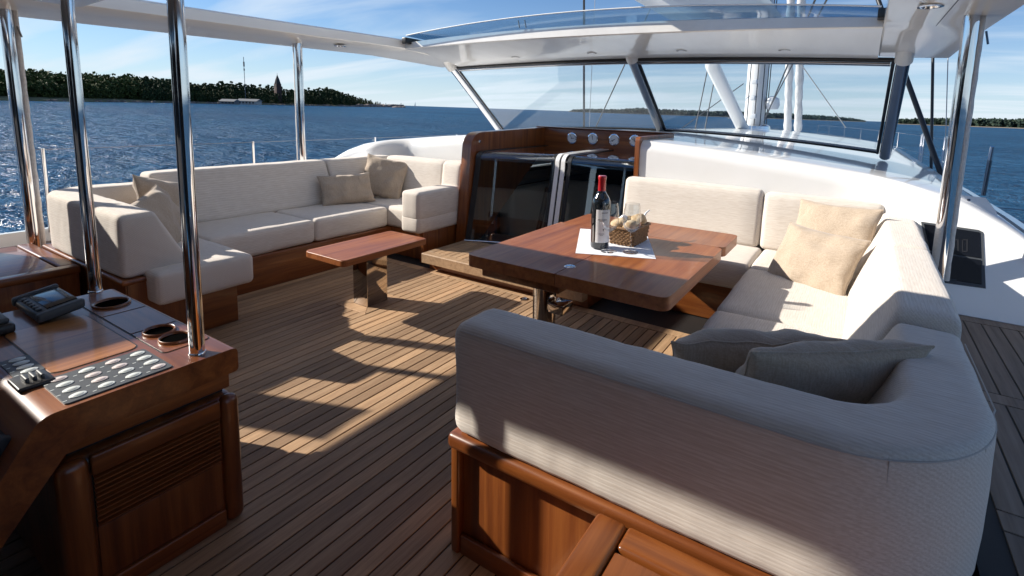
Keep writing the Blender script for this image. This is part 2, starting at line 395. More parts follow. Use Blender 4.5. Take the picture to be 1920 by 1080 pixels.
def sweep(name, prof, path, mat, parent=None, er=.03, step=.022, rough=.003, bulge=.006, s=1, seed=0):
    """cushion: profile (inward offset, z) swept along a plan path whose inward side is to the left"""
    prof = densify(round_poly(prof, .032, 4), step*.7)
    P = densify([Vector((p[0], p[1])) for p in path], step, False)
    c = sum((Vector(p) for p in prof), Vector((0, 0)))/len(prof)
    d = [0]
    for i in range(1, len(P)): d.append(d[-1]+(P[i]-P[i-1]).length)
    L = d[-1]; rings = []
    def at(dist):
        for i in range(len(P)-1):
            if d[i+1] >= dist-1e-9 or i == len(P)-2:
                t = (dist-d[i])/max(d[i+1]-d[i], 1e-9); return P[i].lerp(P[i+1], t), (P[min(i+2, len(P)-1)]-P[max(i-1, 0)]).normalized()
    ss = [0, er*.12, er*.45, er]+[x for x in d if er*1.3 < x < L-er*1.3]+[L-er, L-er*.45, L-er*.12, L]
    ins = {0: 1, 1: .55, 2: .18, 3: 0}
    vs, fs = [], []; m = len(prof)
    for i, q in enumerate(ss):
        p, t = at(q); nrm = Vector((-t.y, t.x))
        k = ins.get(i, ins.get(len(ss)-1-i, 0))*er
        mid = math.sin(math.pi*min(max(q/L, 0), 1))**.5
        for o, z in prof:
            v = Vector((o, z))-c; ln = v.length; v = c+v*((ln-k)/ln)*(1+bulge*mid/ln)
            w = Vector((p.x+nrm.x*v.x, p.y+nrm.y*v.x, v.y))
            w += noise.noise_vector(w*4.0+Vector((seed*2.7, 0, 0)))*rough+noise.noise_vector(w*13.0)*rough*.5+noise.noise_vector(w*Vector((34, 34, 9)) if False else Vector((w.x*34, w.y*34, w.z*8)))*rough*.55
            w.x *= s; vs.append(w)
    for i in range(len(ss)-1):
        for j in range(m): fs.append((i*m+j, i*m+(j+1) % m, (i+1)*m+(j+1) % m, (i+1)*m+j))
    fs.append(tuple(range(m))); fs.append(tuple((len(ss)-1)*m+j for j in range(m)))
    return mesh(name, vs, fs, mat, parent, 60)
def arc(cx, cy, r, a0, a1, n=10): return [(cx+r*math.cos(R(a0+(a1-a0)*i/n)), cy+r*math.sin(R(a0+(a1-a0)*i/n))) for i in range(n+1)]

# ================================================================== SETTING
SEA = -1.4
bm = bmesh.new()
bmesh.ops.create_circle(bm, cap_ends=True, radius=26000, segments=96)
sea = bmobj('sea', bm, 'sea', None, 0); sea.location = (0, 0, SEA); struct(sea)

# ---- cockpit floor, planks one by one
floor = struct(box('cockpit_floor', -2.35, 2.35, -2.2, 3.2, -.06, -.004, 'caulk', None, 0))
PW, P0 = 0.0590, 0.6461
for k in range(int((-1.6-P0)/PW)-1, int((1.75-P0)/PW)+1):
    x = P0+k*PW
    box('plank', x+.0028, x+PW-.0028, -2.0, 2.728, -.024, 0.0, 'teak', floor, .0012)
for x0, x1 in ((-1.5, -.62), (-.615, .45), (.455, 1.6)):
    box('margin_plank', x0, x1, 2.733, 2.80, -.024, .001, 'teak', floor, .0015)
# mitred teak frame round the coffee table foot
cx0, cx1, cy0, cy1, m = -.745, -.610, 2.010, 2.165, .075
O = [(cx0-m, cy0-m), (cx1+m, cy0-m), (cx1+m, cy1+m), (cx0-m, cy1+m)]; I = [(cx0, cy0), (cx1, cy0), (cx1, cy1), (cx0, cy1)]
for i in range(4):
    j = (i+1) % 4; q = [O[i], O[j], I[j], I[i]]; c = sum((Vector(p) for p in q), Vector((0, 0)))/4
    q = [tuple(c+(Vector(p)-c)*.985) for p in q]
    prism('foot_frame_board', q, 2, -.01, .0035, 'teak', floor, .001, 1)
# ---- side decks (starboard, port) with planks
def side_deck(s, label, dz=0.0):
    a, b = sorted((s*2.30, s*3.25))
    d = struct(box('side_deck', a, b, -2.5, 3.02, .25+dz, .346+dz, 'caulk', None, 0))
    x = 2.37
    k = 0
    while x < 3.2:
        a, b = sorted((s*x, s*(x+.062)))
        if s > 0:
            for y0, y1 in ((-.6, 1.42), (1.50, 2.10), (2.18, 2.93)):
                box('plank', a, b, y0, y1, .33+dz, .350+dz, 'grey_teak', d, .0012)
        else: box('plank', a, b, -.6, 2.93, .33+dz, .350+dz, 'grey_teak', d, .0012)
        x += .0675; k += 1
    if s > 0:
        for y in (1.425, 2.105): box('margin_plank', 2.37, 3.21, y, y+.07, .33+dz, .3505+dz, 'grey_teak', d, .0012)
        box('margin_plank', 2.37, 3.21, 2.935, 3.01, .33+dz, .3505+dz, 'grey_teak', d, .0012)
    # forward run outboard of the deckhouse
    a, b = sorted((s*2.93, s*3.25))
    f = box('deck_strip', a, b, 3.02, 9.0, .25+dz, .346+dz, 'caulk', d, 0)
    for k in range(4):
        a, b = sorted((s*(2.955+k*.0675), s*(2.955+k*.0675+.062)))
        box('plank', a, b, 3.03, 9.0, .33+dz, .350+dz, 'grey_teak', d, .0012)
    return d
side_deck(1, 'starboard'); side_deck(-1, 'port', -.17)

# ---- hull: topsides, bulwark cap and foredeck
def hb(y):            # half breadth of the deck at station y
    if y < 5: return 3.30
    t = min((y-5)/19.0, 1); return 3.30*(1-t**2.1)
hull = thing('yacht_hull', 'white hull and foredeck of the sailing yacht around the cockpit', 'yacht')
ys = [-2.6, 0, 2, 4, 6, 8, 10, 12, 14, 16, 18, 20, 21.5, 23, 23.7, 24]
for s, nm in ((1, 'topside'), (-1, 'topside')):
    vs, fs = [], []
    for y in ys:
        b = hb(y)
        zo = (-.05 if s > 0 else -.20)*min(1, max(0, (9-y)/5))
        for dx, z in ((-.35, SEA-.4), (-.08, -.4), (0, .34), (0, .47), (-.07, .475), (-.075, .30)):
            vs.append((s*max(b+dx, 0.0), y, z+(zo if z > 0 else 0)))
    for i in range(len(ys)-1):
        for j in range(5): fs.append((i*6+j, i*6+j+1, (i+1)*6+j+1, (i+1)*6+j))
    mesh(nm, vs, fs, 'gelcoat', hull, 30)
vs, fs = [], []
yf = [8.9+i*.6 for i in range(26)]
for y in yf:
    b = max(hb(y)-.07, .0)
    for k in range(-6, 7): vs.append((b*k/6, y, .36+.06*(1-(k/6)**2)))
for i in range(len(yf)-1):
    for j in range(12): fs.append((i*13+j, i*13+j+1, (i+1)*13+j+1, (i+1)*13+j))
mesh('foredeck', vs, fs, 'gelcoat', hull, 40)

# ================================================================== DECKHOUSE
ZX = [(0, 1.090), (.5, 1.072), (1.06, 1.038), (1.63, .990), (2.0, .952), (2.25, .922), (2.5, .872), (2.68, .80), (2.80, .71), (2.88, .56), (2.93, .33)]
def ztop(x):
    x = abs(x)
    for (a, za), (b, zb) in zip(ZX, ZX[1:]):
        if x <= b: return za+(zb-za)*(x-a)/(b-a)
    return .33
def aft(x, z):        # y of the aft face: upright wall amidships, sloping face at the sides
    t = min(max((abs(x)-2.0)/.38, 0), 1); t = t*t*(3-2*t)
    return 3.66*(1-t)+(3.04+(z-.35)*.86)*t
HX0, HX1, PANEL_Y = -.93, .505, 4.44
def house_loft(name, xs, y_start, parent):
    vs, fs = [], []
    for x in xs:
        zt = ztop(x); prof = []
        if y_start is None:
            z0 = .20 if abs(x) < 2.3 else .345
            rr = .07+.05*min(abs(x)/2.2, 1)
            zr = max(zt-rr, z0+.001)
            for k in range(7): z = z0+(zr-z0)*k/6; prof.append((aft(x, z), z))
            ya = aft(x, zr)
            for k in range(1, 7):
                a = R(90*k/6); prof.append((ya+rr*.9*(1-math.cos(a)), zr+(zt-zr)*math.sin(a)))
            y0 = prof[-1][0]
        else: y0 = y_start; prof.append((y0, zt))
        yy = [4.0, 4.44, 4.7, 5.0, 5.36, 5.6, 6.2, 7, 8, 9, 10, 11, 11.8]
        for y in yy:
            if y > y0+.04: prof.append((y, zt-.010*max(0, y-6)**1.2*.6))
            else: prof.append((y0+.02*(1+len(prof)*.001), zt))
        ze = prof[-1][1]
        for k in range(1, 6):
            a = R(90*k/5); prof.append((11.8+2.0*math.sin(a), .33+(max(ze, .34)-.33)*math.cos(a)))
        vs += [(x, p[0], p[1]) for p in prof]; m = len(prof)
    for i in range(len(xs)-1):
        for j in range(m-1): fs.append((i*m+j, i*m+j+1, (i+1)*m+j+1, (i+1)*m+j))
    return mesh(name, vs, fs, 'gelcoat', parent, 45)
house = thing('deckhouse', 'white glossy deckhouse moulding wrapping the front of the cockpit', 'deckhouse')
def lin(a, b, n): return [a+(b-a)*i/n for i in range(n+1)]
outer = [2.0, 2.06, 2.12, 2.18, 2.24, 2.30, 2.36, 2.42, 2.5, 2.59, 2.68, 2.74, 2.80, 2.84, 2.88, 2.91, 2.93]
house_loft('moulding', lin(HX1, 2.0, 10)[:-1]+outer, None, house)
house_loft('moulding', [-x for x in reversed(outer)]+lin(-2.0, HX0, 8)[1:], None, house)
house_loft('coachroof', lin(HX0, HX1, 10), PANEL_Y+.02, house)
# repeater screens sunk into the starboard sloping face
def on_face(px, py):
    d = ray(px, py)
    t = 0
    lo, hi = .5, 8
    for _ in range(60):
        mid = (lo+hi)/2; p = CAM+d*mid
        if p.y > aft(2.6, p.z): hi = mid
        else: lo = mid
    return CAM+d*lo
fn = Vector((0, -1, .86)).normalized()
def face_plate(name, px, mat, parent, lift, thick=.012):
    q = [on_face(*p)+fn*lift for p in px]
    vs = q+[p-fn*thick for p in q]
    return mesh(name, vs, [(0, 1, 2, 3), (4, 7, 6, 5), (0, 4, 5, 1), (1, 5, 6, 2), (2, 6, 7, 3), (3, 7, 4, 0)], mat, parent, 0)
ip = thing('instrument_repeater', 'pair of black glass instrument displays sunk in the white side moulding', 'display')
face_plate('surround', [(1727, 416), (1843, 433), (1848, 541), (1752, 528)], 'slate_plastic', ip, .004)
face_plate('screen', [(1732, 421), (1836, 437), (1838, 485), (1743, 470)], 'screen_glass', ip, .008)
face_plate('screen', [(1744, 474), (1839, 489), (1840, 534), (1758, 522)], 'screen_glass', ip, .008)
for k, px in enumerate((1786, 1803)):   # dim seven segment digits
    for (a, b) in (((0, 0), (9, 1)), ((0, 22), (9, 23)), ((8, 0), (10, 22)), ((0, 0), (1, 22))):
        if k == 0 and b == (9, 23): continue
        face_plate('digit_segment', [(px+a[0], 450+a[1]), (px+b[0]+1, 450+a[1]), (px+b[0]+1, 451+b[1]), (px+a[0], 451+b[1])], 'digit_grey', ip, .0095, .001)
for px, py in ((1774, 474), (1781, 524)): face_plate('maker_mark', [(px, py), (px+12, py+1.6), (px+12, py+3.4), (px, py+1.8)], 'slate_plastic', ip, .0095, .001)
# studs on the mouldings and locker lid
def stud(p, nrm, parent, r=.012, name='stud'):
    nrm = Vector(nrm).normalized(); p = Vector(p)
    return tube(name, [p-nrm*.01, p+nrm*.004, p+nrm*.007], [r, r, r*.6], 'dark_steel', parent, 12)
for px, py in ((1729, 363), (1816, 376)): stud(on_face(px, py), fn, house)
for px, py in ((668, 278), (694, 276)): stud(ony(px, py, 3.50), (0, -1, .86), house, .010)
# rounded locker lid on the starboard shoulder
lidp = [(1793, 366), (1848, 372), (1868, 398), (1871, 411), (1862, 417), (1800, 411)]
q = [on_face(*p)+fn*.006 for p in lidp]
vs = q+[p-fn*.02 for p in q]; nq = len(q)
mesh('locker_lid', vs, [tuple(range(nq)), tuple(reversed(range(nq, 2*nq)))]+[(i, nq+i, nq+(i+1) % nq, (i+1) % nq) for i in range(nq)], 'gelcoat', house, 30)

# ---- companionway: jambs, coamings, instrument panel, glass doors
cw = thing('companionway', 'mahogany framed companionway with dark sliding glass doors', 'doorway')
prism('door_jamb', round_poly([(3.20, .02), (3.30, .02), (4.46, .90), (4.46, 1.102), (3.30, 1.066)], [.01, .01, .01, .01, .15], 8), 0, -.985, -.885, 'mahogany_z', cw, .010, 3)
prism('coaming_board', round_poly([(3.64, .40), (3.70, .40), (4.46, .90), (4.46, 1.104), (3.64, 1.098)], [.01, .01, .01, .01, .04], 4), 0, .475, .512, 'mahogany_z', cw, .008, 3)
rbox('panel_board', -.90, .49, PANEL_Y, PANEL_Y+.03, .86, 1.102, .012, 'mahogany_x', cw)
rbox('panel_cap', -.99, .51, PANEL_Y-.012, PANEL_Y+.06, 1.1025, 1.112, .004, 'mahogany_x', cw)
def door_dy(x, y):
    o = -.05+(x+.88)/.60*.26 if x < -.28 else .21+(x+.28)/.755*.05
    return o*min(1, max(0, 1-(y-3.47)/(4.435-3.47)))
def bent_glass(name, x0, x1, mat, off, parent):
    prof = [(3.262, .145), (3.385, .80)]
    for k in range(0, 9):
        a = R(10+80*k/8); prof.append((3.455-.07*math.cos(a)*1.0, .835+.07*math.sin(a)))
    prof += [(3.8, .909), (4.2, .911), (4.435, .912)]
    vs, fs = [], []
    P = [Vector(p) for p in prof]
    for i, p in enumerate(P):
        t = (P[min(i+1, len(P)-1)]-P[max(i-1, 0)]).normalized(); nn = Vector((-t.y, t.x))
        for x in (x0, x1):
            dy_ = door_dy(x, p.x)
            vs.append((x, p.x+dy_+nn.x*off, p.y+nn.y*off)); vs.append((x, p.x+dy_+nn.x*(off-.008), p.y+nn.y*(off-.008)))
    for i in range(len(P)-1):
        a, b = i*4, (i+1)*4
        fs += [(a, a+2, b+2, b), (a+1, b+1, b+3, a+3), (a, b, b+1, a+1), (a+2, a+3, b+3, b+2)]
    fs += [(0, 1, 3, 2), ((len(P)-1)*4, (len(P)-1)*4+2, (len(P)-1)*4+3, (len(P)-1)*4+1)]
    return mesh(name, vs, fs, mat, parent, 30)
dl = bent_glass('glass_door', -.875, -.225, 'door_pane', 0, cw); dr = bent_glass('glass_door', -.115, .475, 'door_pane', 0, cw)
bent_glass('edge_band', -.875, -.835, 'black_plastic', .004, dl); bent_glass('edge_band', -.262, -.228, 'black_plastic', .004, dl)
bent_glass('edge_band', -.112, -.078, 'black_plastic', .004, dr)
bent_glass('door_stile', -.221, -.184, 'gelcoat', .012, dl); bent_glass('door_stile', -.166, -.129, 'gelcoat', .012, dr)
bent_glass('door_seal', -.1835, -.1665, 'black_plastic', .004, dr)
tube('door_track', [(-.88, 3.205, .145), (-.28, 3.462, .145), (.47, 3.515, .145)], .008, 'chrome', cw, 8)
stud((-.90+.012, 3.40, .99), (1, 0, 0), cw, .014, 'latch_knob')
# gauges
for px, py in ((1073, 259), (1112, 260), (1152, 262), (1191, 264)):
    c = ony(px, py, PANEL_Y)
    g = tube('gauge', [c+Vector((0, .005, 0)), c+Vector((0, -.010, 0)), c+Vector((0, -.013, 0))], [.058, .058, .052], 'chrome', cw, 28)
    tube('dial', [c+Vector((0, -.010, 0)), c+Vector((0, -.0140, 0))], .047, 'gauge_face', g, 28)
    rnd = random.Random(px)
    for L, wd in ((.038, .0022), (.028, .0028)):
        a = rnd.uniform(0, 6.28); e = Vector((math.cos(a), 0, math.sin(a)))
        tube('needle', [c+Vector((0, -.0148, 0))-e*.01, c+Vector((0, -.0148, 0))+e*L], wd, 'ink_black', g, 5)
    for k in range(12):
        a = k*math.pi/6; e = Vector((math.cos(a), 0, math.sin(a)))
        tube('tick', [c+Vector((0, -.0144, 0))+e*.038, c+Vector((0, -.0144, 0))+e*.045], .0011, 'ink_black', g, 4)
    for a in (90,):
        e = Vector((math.cos(R(a)), 0, math.sin(R(a)))); tube('lug', [c+e*.054+Vector((0, -.004, 0)), c+e*.066+Vector((0, -.004, 0))], .007, 'chrome', g, 8)
# ---- step in front of the doors
stp = thing('teak_step', 'low teak planked step below the glass doors', 'step')
box('step_core', -.88, .55, 2.80, 3.60, -.003, .112, 'mahogany_x', stp)
box('nosing', -.897, .55, 2.728, 2.80, .062, .141, 'teak', stp, .006)
box('side_margin', -.897, -.835, 2.802, 3.26, .1125, .141, 'teak', stp, .002)
x = -.831
while x < .5:
    box('plank', x, x+.0532, 2.804, 3.19, .1125, .140, 'teak', stp, .0012); x += .059
box('back_margin', -.833, .55, 3.195, 3.255, .1125, .1405, 'teak', stp, .002); box('threshold', -.833, .55, 3.262, 3.60, .1125, .138, 'black_plastic', stp, .002)
# ---- saloon seen through the doors
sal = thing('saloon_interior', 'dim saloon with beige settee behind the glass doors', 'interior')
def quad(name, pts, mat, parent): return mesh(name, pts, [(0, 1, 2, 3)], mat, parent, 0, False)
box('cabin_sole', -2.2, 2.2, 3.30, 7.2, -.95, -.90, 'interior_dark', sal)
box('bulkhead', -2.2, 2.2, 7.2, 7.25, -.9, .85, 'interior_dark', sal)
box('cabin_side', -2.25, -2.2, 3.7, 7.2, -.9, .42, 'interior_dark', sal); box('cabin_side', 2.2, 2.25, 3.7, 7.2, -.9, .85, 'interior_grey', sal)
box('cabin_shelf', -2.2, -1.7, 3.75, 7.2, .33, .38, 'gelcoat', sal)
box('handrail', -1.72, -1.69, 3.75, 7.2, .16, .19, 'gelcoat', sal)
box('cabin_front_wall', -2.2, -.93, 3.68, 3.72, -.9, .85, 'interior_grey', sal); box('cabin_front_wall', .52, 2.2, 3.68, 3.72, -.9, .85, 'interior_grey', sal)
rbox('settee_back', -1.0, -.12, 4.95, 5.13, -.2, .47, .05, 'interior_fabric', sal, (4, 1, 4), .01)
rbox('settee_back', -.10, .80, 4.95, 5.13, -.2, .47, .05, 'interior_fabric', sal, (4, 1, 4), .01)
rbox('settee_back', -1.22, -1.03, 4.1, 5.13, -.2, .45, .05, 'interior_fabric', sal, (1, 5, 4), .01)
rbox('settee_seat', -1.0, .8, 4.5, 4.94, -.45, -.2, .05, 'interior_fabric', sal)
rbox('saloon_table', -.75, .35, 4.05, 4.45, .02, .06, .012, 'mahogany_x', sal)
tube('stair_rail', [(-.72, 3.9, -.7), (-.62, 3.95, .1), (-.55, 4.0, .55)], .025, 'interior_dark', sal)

# ================================================================== WINDSCREEN
ws = thing('windscreen', 'raked wraparound windscreen of two large panes on steel pillars', 'windscreen')
WBL, WBC, WTL, WTC = (2.20, 5.36, .985), (0, 5.53, 1.092), (2.216, 4.42, 1.777), (0, 4.56, 1.838)
def wpt(x, v):       # point on the screen: x in [-1,1], v 0 bottom 1 top
    b = Vector((WBL[0]*x, WBC[1]+(WBL[1]-WBC[1])*x*x, WBC[2]+(WBL[2]-WBC[2])*x*x))
    t = Vector((WTL[0]*x, WTC[1]+(WTL[1]-WTC[1])*x*x, WTC[2]+(WTL[2]-WTC[2])*x*x))
    return b.lerp(t, v)
def pane(xa, xb):
    vs, fs = [], []; N = 14
    for i in range(N+1):
        for v in (.012, .93):
            p = wpt(xa+(xb-xa)*i/N, v); vs.append(p); vs.append(p+Vector((0, .007, .006)))
    for i in range(N):
        a, b = i*4, i*4+4
        fs += [(a, b, b+2, a+2), (a+1, a+3, b+3, b+1), (a, a+1, b+1, b), (a+2, b+2, b+3, a+3)]
    fs += [(0, 2, 3, 1), (N*4, N*4+1, N*4+3, N*4+2)]
    return mesh('pane', vs, fs, 'screen_pane', ws, 30)
pane(-.965, -.02); pane(.02, .965)
def strip(name, xa, xb, v, rad, mat, off=(0, 0, 0), seg=8, flat=1):
    return tube(name, [wpt(xa+(xb-xa)*i/16, v)+Vector(off) for i in range(17)], rad, mat, ws, seg, flat)
strip('bottom_seal', -.97, .97, .006, .014, 'black_plastic', (0, 0, .004)); strip('bottom_trim', .03, .97, .03, .010, 'dark_steel', (0, -.01, .0))
strip('header_seal', -.97, .97, .945, .016, 'black_plastic'); strip('header_trim', -.965, -.02, .918, .022, 'dark_steel', (0, -.004, 0)); strip('header_trim', .02, .965, .915, .024, 'dark_steel', (0, -.004, 0))
tube('pillar', [wpt(-1, -.02), wpt(-1, .96)], .042, 'chrome', ws, 20); tube('pillar_seal', [wpt(-.972, 0), wpt(-.972, .95)], .013, 'black_plastic', ws, 8)
tube('pillar', [wpt(0, -.01)+Vector((0, -.02, 0)), wpt(0, .95)+Vector((0, -.02, 0))], .045, 'dark_steel', ws, 20); tube('pillar_seal', [wpt(.024, 0), wpt(.024, .95)], .014, 'black_plastic', ws, 8)  # darker metal on this pillar stands in for its dark reflections
tube('pillar', [wpt(1, -.02), wpt(1, .96)], .046, 'dark_steel', ws, 20); tube('pillar_seal', [wpt(.972, 0), wpt(.972, .95)], .013, 'black_plastic', ws, 8)  # dark reflections of this pillar put into the metal colour too

# ================================================================== HARDTOP
top = thing('hardtop', 'white hardtop frame with open centre above the cockpit', 'roof')
def zb(y): return 1.765+.034*min(max(y+.6, 0), 1.8)/1.8+(.050)*min(max((y-1.2)/2.46, 0), 1)   # inner lower edge height of the side beams
def beam(s):
    ysb = lin(-1.6, 3.6, 26)+[3.8, 4.0, 4.2, 4.38, 4.5, 4.58]
    vs, fs = [], []
    for y in ysb:
        z = zb(y); f = min(max((y-3.55)/1.0, 0), 1)
        inner = 2.05; outer = 2.535-.03*f
        drop = .085*f
        prof = [(inner, z+.006-drop*.8), (inner, z+.075-.02*f), (inner+.015, z+.088-.03*f), (2.35, z+.095-.05*f), (outer-.02, z+.005-.03*f), (outer, z-.035-drop*.5), (outer-.012, z-.058-drop*.45), (inner+.22, z-.026-drop*.75), (inner+.012, z-.002-drop*.9)]
        vs += [(s*a, y, b) for a, b in prof]; m = len(prof)
    for i in range(len(ysb)-1):
        for j in range(m): fs.append((i*m+j, i*m+(j+1) % m, (i+1)*m+(j+1) % m, (i+1)*m+j))
    fs += [tuple(range(m)), tuple((len(ysb)-1)*m+j for j in range(m))]
    b = mesh('side_beam', vs, fs, 'hardtop_gelcoat', top, 28)
    # fine joint line along the underside
    if s > 0: tube('joint_line', [(s*2.30, y, zb(y)-.0285) for y in lin(-1.5, 3.5, 20)], .0032, 'ink_black', b, 5)
    return b
bl, br_ = beam(-1), beam(1)
# front beam: arched inner face, underside running down to the head of the screen
xsf = lin(-2.05, 2.05, 40); vs, fs = [], []
for x in xsf:
    c = 1-(x/2.05)**2; yi = 3.62-.03*c
    zi = 1.842+.034*c; th = .060+.024*c
    yw = 4.42+.14*c; zw = 1.758+.062*c
    prof = [(yi, zi+.004), (yi+.006, zi+th), (yi+.03, zi+th+.008), (yw+.18, zw+.075), (yw+.22, zw+.05), (yw+.17, zw+.012), (yw-.02, zw-.018), (yw-.16, zw+.012), (yw-.28, zw+.026), (yi+.25, zi-.012), (yi+.012, zi-.004)]
    vs += [(x, a, b) for a, b in prof]; m = len(prof)
for i in range(len(xsf)-1):
    for j in range(m): fs.append((i*m+j, i*m+(j+1) % m, (i+1)*m+(j+1) % m, (i+1)*m+j))
fs += [tuple(range(m)), tuple((len(xsf)-1)*m+j for j in range(m))]
mesh('front_beam', vs, fs, 'hardtop_gelcoat', top, 30)
# slab over the helm
vs, fs = [], []
for x in lin(-2.06, 2.06, 20):
    c = 1-(x/2.06)**2
    for y, z in ((.150, 1.79), (.150, 1.86), (1.20, 1.872), (1.205, 1.862), (1.205, 1.797), (1.19, 1.790)): vs.append((x, y, z+.045*c))
for i in range(20):
    for j in range(6): fs.append((i*6+j, i*6+(j+1) % 6, (i+1)*6+(j+1) % 6, (i+1)*6+j))
fs += [tuple(range(6)), tuple(120+j for j in range(6))]
mesh('helm_roof', vs, fs, 'hardtop_gelcoat', top, 30)
rbox('sky_block_roof', -2.06, 2.06, -3.4, -.46, 1.79, 1.87, .02, 'hardtop_gelcoat', top); rbox('sky_block_roof', .26, 2.06, -.458, .148, 1.795, 1.865, .02, 'hardtop_gelcoat', top)  # unseen roof slabs, added to keep sky light off the helm and near sofa
# raised glass sunroof slid forward over the front beam
vs, fs = [], []; xg = lin(-1.96, 2.03, 36)
for x in xg:
    c = 1-(x/2.05)**2
    for y, z in ((3.56-.03*c, 1.945+.105*c), (3.56-.03*c, 1.953+.105*c), (4.75, 1.93+.10*c), (4.75, 1.922+.10*c)): vs.append((x, y, z))
for i in range(36):
    for j in range(4): fs.append((i*4+j, i*4+(j+1) % 4, (i+1)*4+(j+1) % 4, (i+1)*4+j))
fs += [(0, 1, 2, 3), (147, 146, 145, 144)]
mesh('sunroof_glass', vs, fs, 'roof_pane', top, 30)
tube('sunroof_edge', [(x, 3.556-.03*(1-(x/2.05)**2), 1.951+.105*(1-(x/2.05)**2)) for x in xg], .0055, 'gelcoat', top, 6)
for x in (-1.99, 2.045):
    rbox('sunroof_rail', x-.03, x+.03, 3.55, 4.5, 1.885, 1.945, .008, 'black_plastic', top)
for px in (977, 989):
    c = ony(px, 44, 3.6); tube('glass_clip', [(c.x, 3.58, 1.965), (c.x-.012, 3.575, 2.03)], .006, 'dark_steel', top, 6)
# recessed downlights
def downlight(p, tilt=0):
    g = lathe('downlight', [(.050, 0), (.052, -.007), (.036, -.008), (.030, -.002), (.0, -.002)], 'chrome', top, 20, p, 40); return g
for px, py, z in ((638, 85, zb(2.9)-.026), (1745, 10, zb(2.8)-.020)):
    downlight(onz(px, py, z))
for px, py in ((960, 111), (1101, 104), (1272, 98), (1470, 96)):
    best = None
    d = ray(px, py)
    p = CAM+d*((4.26-CAM.y)/d.y); c = 1-(p.x/2.05)**2
    downlight(Vector((p.x, 4.26+.1*c, 1.784+.065*c-.006)))
# collars where the pillars meet the beam
for x in (-1, 0, 1):
    p = wpt(x, .955); tube('pillar_collar', [p+Vector((0, .01, -.012)), p+Vector((0, -.10, .085))], [.060, .062], 'hardtop_gelcoat', top, 20)

def post(name, label, p0, p1, r, cat='post', group='polished roof posts', cover=None):
    t = thing(name, label, cat, group)
    a, b = Vector(p0), Vector(p1)
    tube('pole', [a, b], r, 'chrome', t, 28)
    d = (b-a).normalized()
    tube('base_flange', [a-d*.002, a+d*.004, a+d*.006], [r*1.12, r*1.12, r*1.02], 'chrome', t, 24)
    if cover:
        off = Vector(cover)
        n_ = 30; pts = [(a+off).lerp(b+off, i/n_)+Vector((math.sin(i*1.7)*.0008, math.cos(i*2.3)*.0008, 0)) for i in range(n_+1)]
        tube('rolled_curtain', pts[1:], [.013+.0008*math.sin(i*2.1) for i in range(n_)], 'white_canvas', t, 12)
        tube('zip_tab', [b+off+Vector((.02, 0, -.10)), b+off+Vector((.035, .01, -.16))], .005, 'dark_steel', t, 6)
    return t
post('roof_post', 'steel roof post with rolled beige curtain behind the armrest at left edge', (-2.37, .97, .182), (-2.385, .955, 1.765), .031, cover=(.004, .038, 0))
post('roof_post', 'steel roof post rising behind the long port sofa near the headland', (-2.39, 2.718, .182), (-2.39, 2.718, 1.815), .034, cover=(-.036, -.012, 0))
post('roof_post', 'stout steel roof post beside the black displays on the right', (2.405, 3.12, .44), (2.405, 3.09, 1.82), .035, cover=(.038, -.006, 0))
post('console_post', 'steel post at the inner rear corner of the console beside the round holder', (-.452, .690, .545), (-.462, .688, 1.815), .0190, group='console posts')
post('console_post', 'steel post at the near corner of the console beside two cup holders', (.383, .663, .545), (.383, .668, 1.815), .0192, group='console posts')

# ================================================================== SOFAS
def seam(name, pts, parent, r=.0018): return tube(name, pts, r, 'seam_thread', parent, 5)
# ---- starboard dining sofa
sf = thing('dining_sofa', 'large cream U shaped sofa around the dining table', 'sofa')
BP = [(0, .383), (0, .702), (.150, .702), (.305, .383)]
path = [(1.085, .968), (1.98, .972)]+arc(1.98, 1.277, .305, -90, 0, 14)[1:]+[(2.292, 1.715)]
ab = sweep('back_cushion', BP, path, 'cream_x', sf, .035, .022, .003, .008)
P2 = [(0, .383), (0, .735), (.152, .735), (.305, .40)]
sweep('back_cushion', P2, [(2.298, 1.725), (2.31, 2.62)], 'cream_y', sf, .022, .022, .003, .005, seed=3)
sweep('back_cushion', P2, [(2.31, 2.626), (2.31, 3.61)], 'cream_y', sf, .022, .022, .003, .004, seed=4)
P3 = [(0, .40), (0, .788), (.085, .788), (.125, .40)]
sweep('back_cushion', P3, [(.455, 3.625), (1.463, 3.625)][::-1], 'cream_x', sf, .03, .06, .003, .008, seed=5) if False else None
def fwd_back(x0, x1, zt, par, yi=3.49, yo=3.63, z0=.40, mat='cream_x', seed=1):
    return rbox('back_cushion', x0, x1, yi, yo, z0, zt, .035, mat, par, (8, 1, 5), .008, .003,
                lambda v: Vector((v.x, v.y+(.035*(v.z-z0)/(zt-z0) if v.y < (yi+yo)/2 else 0), v.z)), seed=seed)
fwd_back(.455, 1.462, .792, sf, seed=5); fwd_back(1.470, 2.16, .780, sf, seed=6)
def seat(x0, x1, y0, y1, par, mat, z0=.238, z1=.408, seed=0):
    return rbox('seat_cushion', x0, x1, y0, y1, z0, z1, .027, mat, par, (14, 14, 4), .006, .0042, seed=seed)
seat(1.02, 1.495, 1.20, 1.64, sf, 'cream_x', seed=1); seat(1.50, 2.06, 1.20, 1.64, sf, 'cream_y', seed=2)
seat(1.495, 2.06, 1.645, 2.255, sf, 'cream_y', seed=3); seat(1.495, 2.06, 2.26, 3.005, sf, 'cream_y', seed=4)
seat(1.50, 2.08, 3.01, 3.52, sf, 'cream_y', seed=5); seat(.50, 1.49, 3.04, 3.52, sf, 'cream_x', seed=6)
rbox('base', 1.535, 2.32, 1.62, 3.60, .0, .236, .006, 'mahogany_y', sf); rbox('base', .56, 1.534, 3.09, 3.62, .0, .236, .006, 'mahogany_x', sf)
